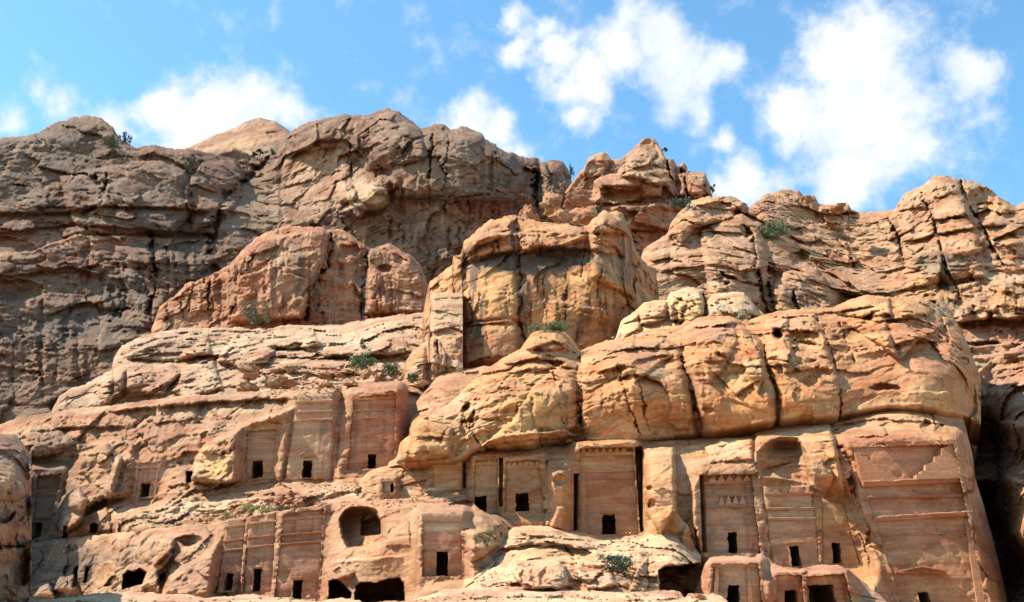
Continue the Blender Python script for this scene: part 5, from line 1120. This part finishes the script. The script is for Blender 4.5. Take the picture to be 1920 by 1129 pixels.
def bush(u, v, w, h, Y, mat, label, n=500, seed=1, kind='bush', upright=.3, leaf=2.5, name='bush', group=None):
    n = int(n * 1.7); r = np.random.RandomState(seed); px = Y / FPX; W, H = w * px, h * px; c = at(u, v, Y)
    e = empty(name, tuple(c), label, kind, group)
    ncl = 7 + int(n / 90); cc = r.normal(size=(ncl, 3)) * np.array([W * .24, W * .2, H * .16]); cc[:, 2] += H * r.uniform(.25, .8, ncl)
    k = r.randint(ncl, size=n); ctr = cc[k] + r.normal(size=(n, 3)) * np.array([W, W, H]) * .085
    ctr[:, 2] = np.abs(ctr[:, 2])
    s = leaf * px * r.uniform(.5, 1.2, n)
    d1 = r.normal(size=(n, 3)); d1[:, 2] += upright * 3; d1 /= np.linalg.norm(d1, axis=1)[:, None]
    d2 = np.cross(d1, r.normal(size=(n, 3))); d2 /= np.linalg.norm(d2, axis=1)[:, None]
    a = ctr - d1 * s[:, None]; b = ctr + d2 * s[:, None] * .45; cx = ctr + d1 * s[:, None]; d = ctr - d2 * s[:, None] * .45
    V = np.stack([a, b, cx, d], 1).reshape(-1, 3); F = np.arange(4 * n).reshape(n, 4)
    mk('foliage', V, F, mat, e, None, smooth=False)
    SV, SF = [], []
    for i in range(min(ncl, 9)):
        p0 = np.array([r.normal() * W * .04, 0, -.1]); p2 = cc[i]; p1 = (p0 + p2) / 2 + r.normal(size=3) * W * .05
        ts = np.linspace(0, 1, 5)[:, None]; pp = (1 - ts) ** 2 * p0 + 2 * ts * (1 - ts) * p1 + ts ** 2 * p2
        b0 = len(SV)
        for j, q in enumerate(pp):
            rr = px * .55 * (1.1 - .18 * j)
            SV += [q + (rr, 0, 0), q + (-rr * .5, rr, 0), q + (-rr * .5, -rr, 0)]
        SF += [(b0 + 3 * j + i_, b0 + 3 * j + (i_ + 1) % 3, b0 + 3 * j + 3 + (i_ + 1) % 3, b0 + 3 * j + 3 + i_) for j in range(4) for i_ in range(3)]
    mk('stem', SV, SF, WOOD, e, None, smooth=False)
    return e
BU = [
 (1455, 448, 56, 36, on('M3b', 1455, 446, -1.5), LG, 'large round green bush on the ledge of the right cliff', 1300),
 (1036, 624, 64, 22, 95.5, LG, 'bright green low bush crowning the round knob of the overhanging outcrop', 900),
 (686, 698, 44, 34, 113.5, LG, 'bright green bush with an orange boulder at its foot on the terrace', 900),
 (733, 706, 34, 28, 112, LG, 'paler green bush right of the orange boulder', 600),
 (773, 716, 20, 18, 106, LG, 'small green bush beside the white flat stone', 300),
 (680, 672, 22, 36, on('M5', 680, 668, -1), LO, 'thin olive bush above the two green bushes', 260),
 (473, 612, 46, 46, 152, LO, 'feathery olive shrub at the foot of the red buttress', 600),
 (1160, 1074, 50, 34, on('M10', 1160, 1078, -.8), LD, 'dark green spiky plant in the hollow of the sunlit mound', 800),
 (1772, 592, 38, 26, 80, LP, 'pale dry shrub on the right shoulder of the overhanging outcrop', 380),
 (1392, 600, 30, 18, 94, LP, 'pale dry twigs between the yellow ledges and the outcrop', 200),
 (204, 276, 50, 18, on('M1', 204, 274, -3), LO, 'low olive bush below the dark dome at upper left', 420),
 (236, 270, 22, 28, 245, LD, 'bare dark shrub standing on the skyline right of the dark dome', 170),
 (356, 322, 26, 40, on('M1', 356, 320, -3), LO, 'tall olive shrub in the gully below the pale far dome', 360),
 (487, 291, 22, 12, 272, LD, 'small dark green bush at the foot of the far dome', 200),
 (511, 291, 14, 14, 272, LO, 'small yellowish bush right of the dark one under the far dome', 140),
 (1070, 336, 14, 30, 236, LD, 'thin dark shrub in the skyline notch left of the castle peak', 140),
 (1336, 362, 12, 20, 212, LD, 'small dark shrub on the right edge of the castle peak', 120),
 (1278, 390, 46, 26, 178, LD, 'dark shrubs in the gap below the castle peak, right side', 500),
 (1128, 402, 14, 22, 141, LD, 'small dark bush beside the lumpy pink boulder', 160),
 (1248, 284, 12, 10, 216, LD, 'tiny dark bush just right of the castle peak summit', 80),
 (470, 958, 26, 14, 88.3, LY, 'yellow dry tuft in the rubble above the bottom row of tombs, upper left one', 240),
 (500, 961, 24, 10, 87.5, LY, 'flat yellow dry tuft right below the row of fallen blocks', 200),
 (425, 972, 22, 10, 88.5, LY, 'yellow dry tuft at the left end of the rubble', 180),
 (670, 928, 14, 18, 82, LG, 'small fresh green plant at the left foot of the carved terrace', 140),
 (126, 1040, 26, 18, 96, LD, 'dark green bush in the shade of the lower left cliff', 300),
 (800, 922, 60, 6, 79, LP, 'strip of dry grass along the foot of the carved terrace', 260),
]
for i, (u, v, w, h, Y, m, lb, n) in enumerate(BU):
    bush(u, v, w, h, Y, m, lb, n, 300 + i, 'bush' if m not in (LY, LP) else 'dry plant', name='bush' if m not in (LY, LP) else 'dry_plant', upright=1.2 if m in (LY, LP) or i == 7 else .25,
         group='plants growing on the rock ledges')
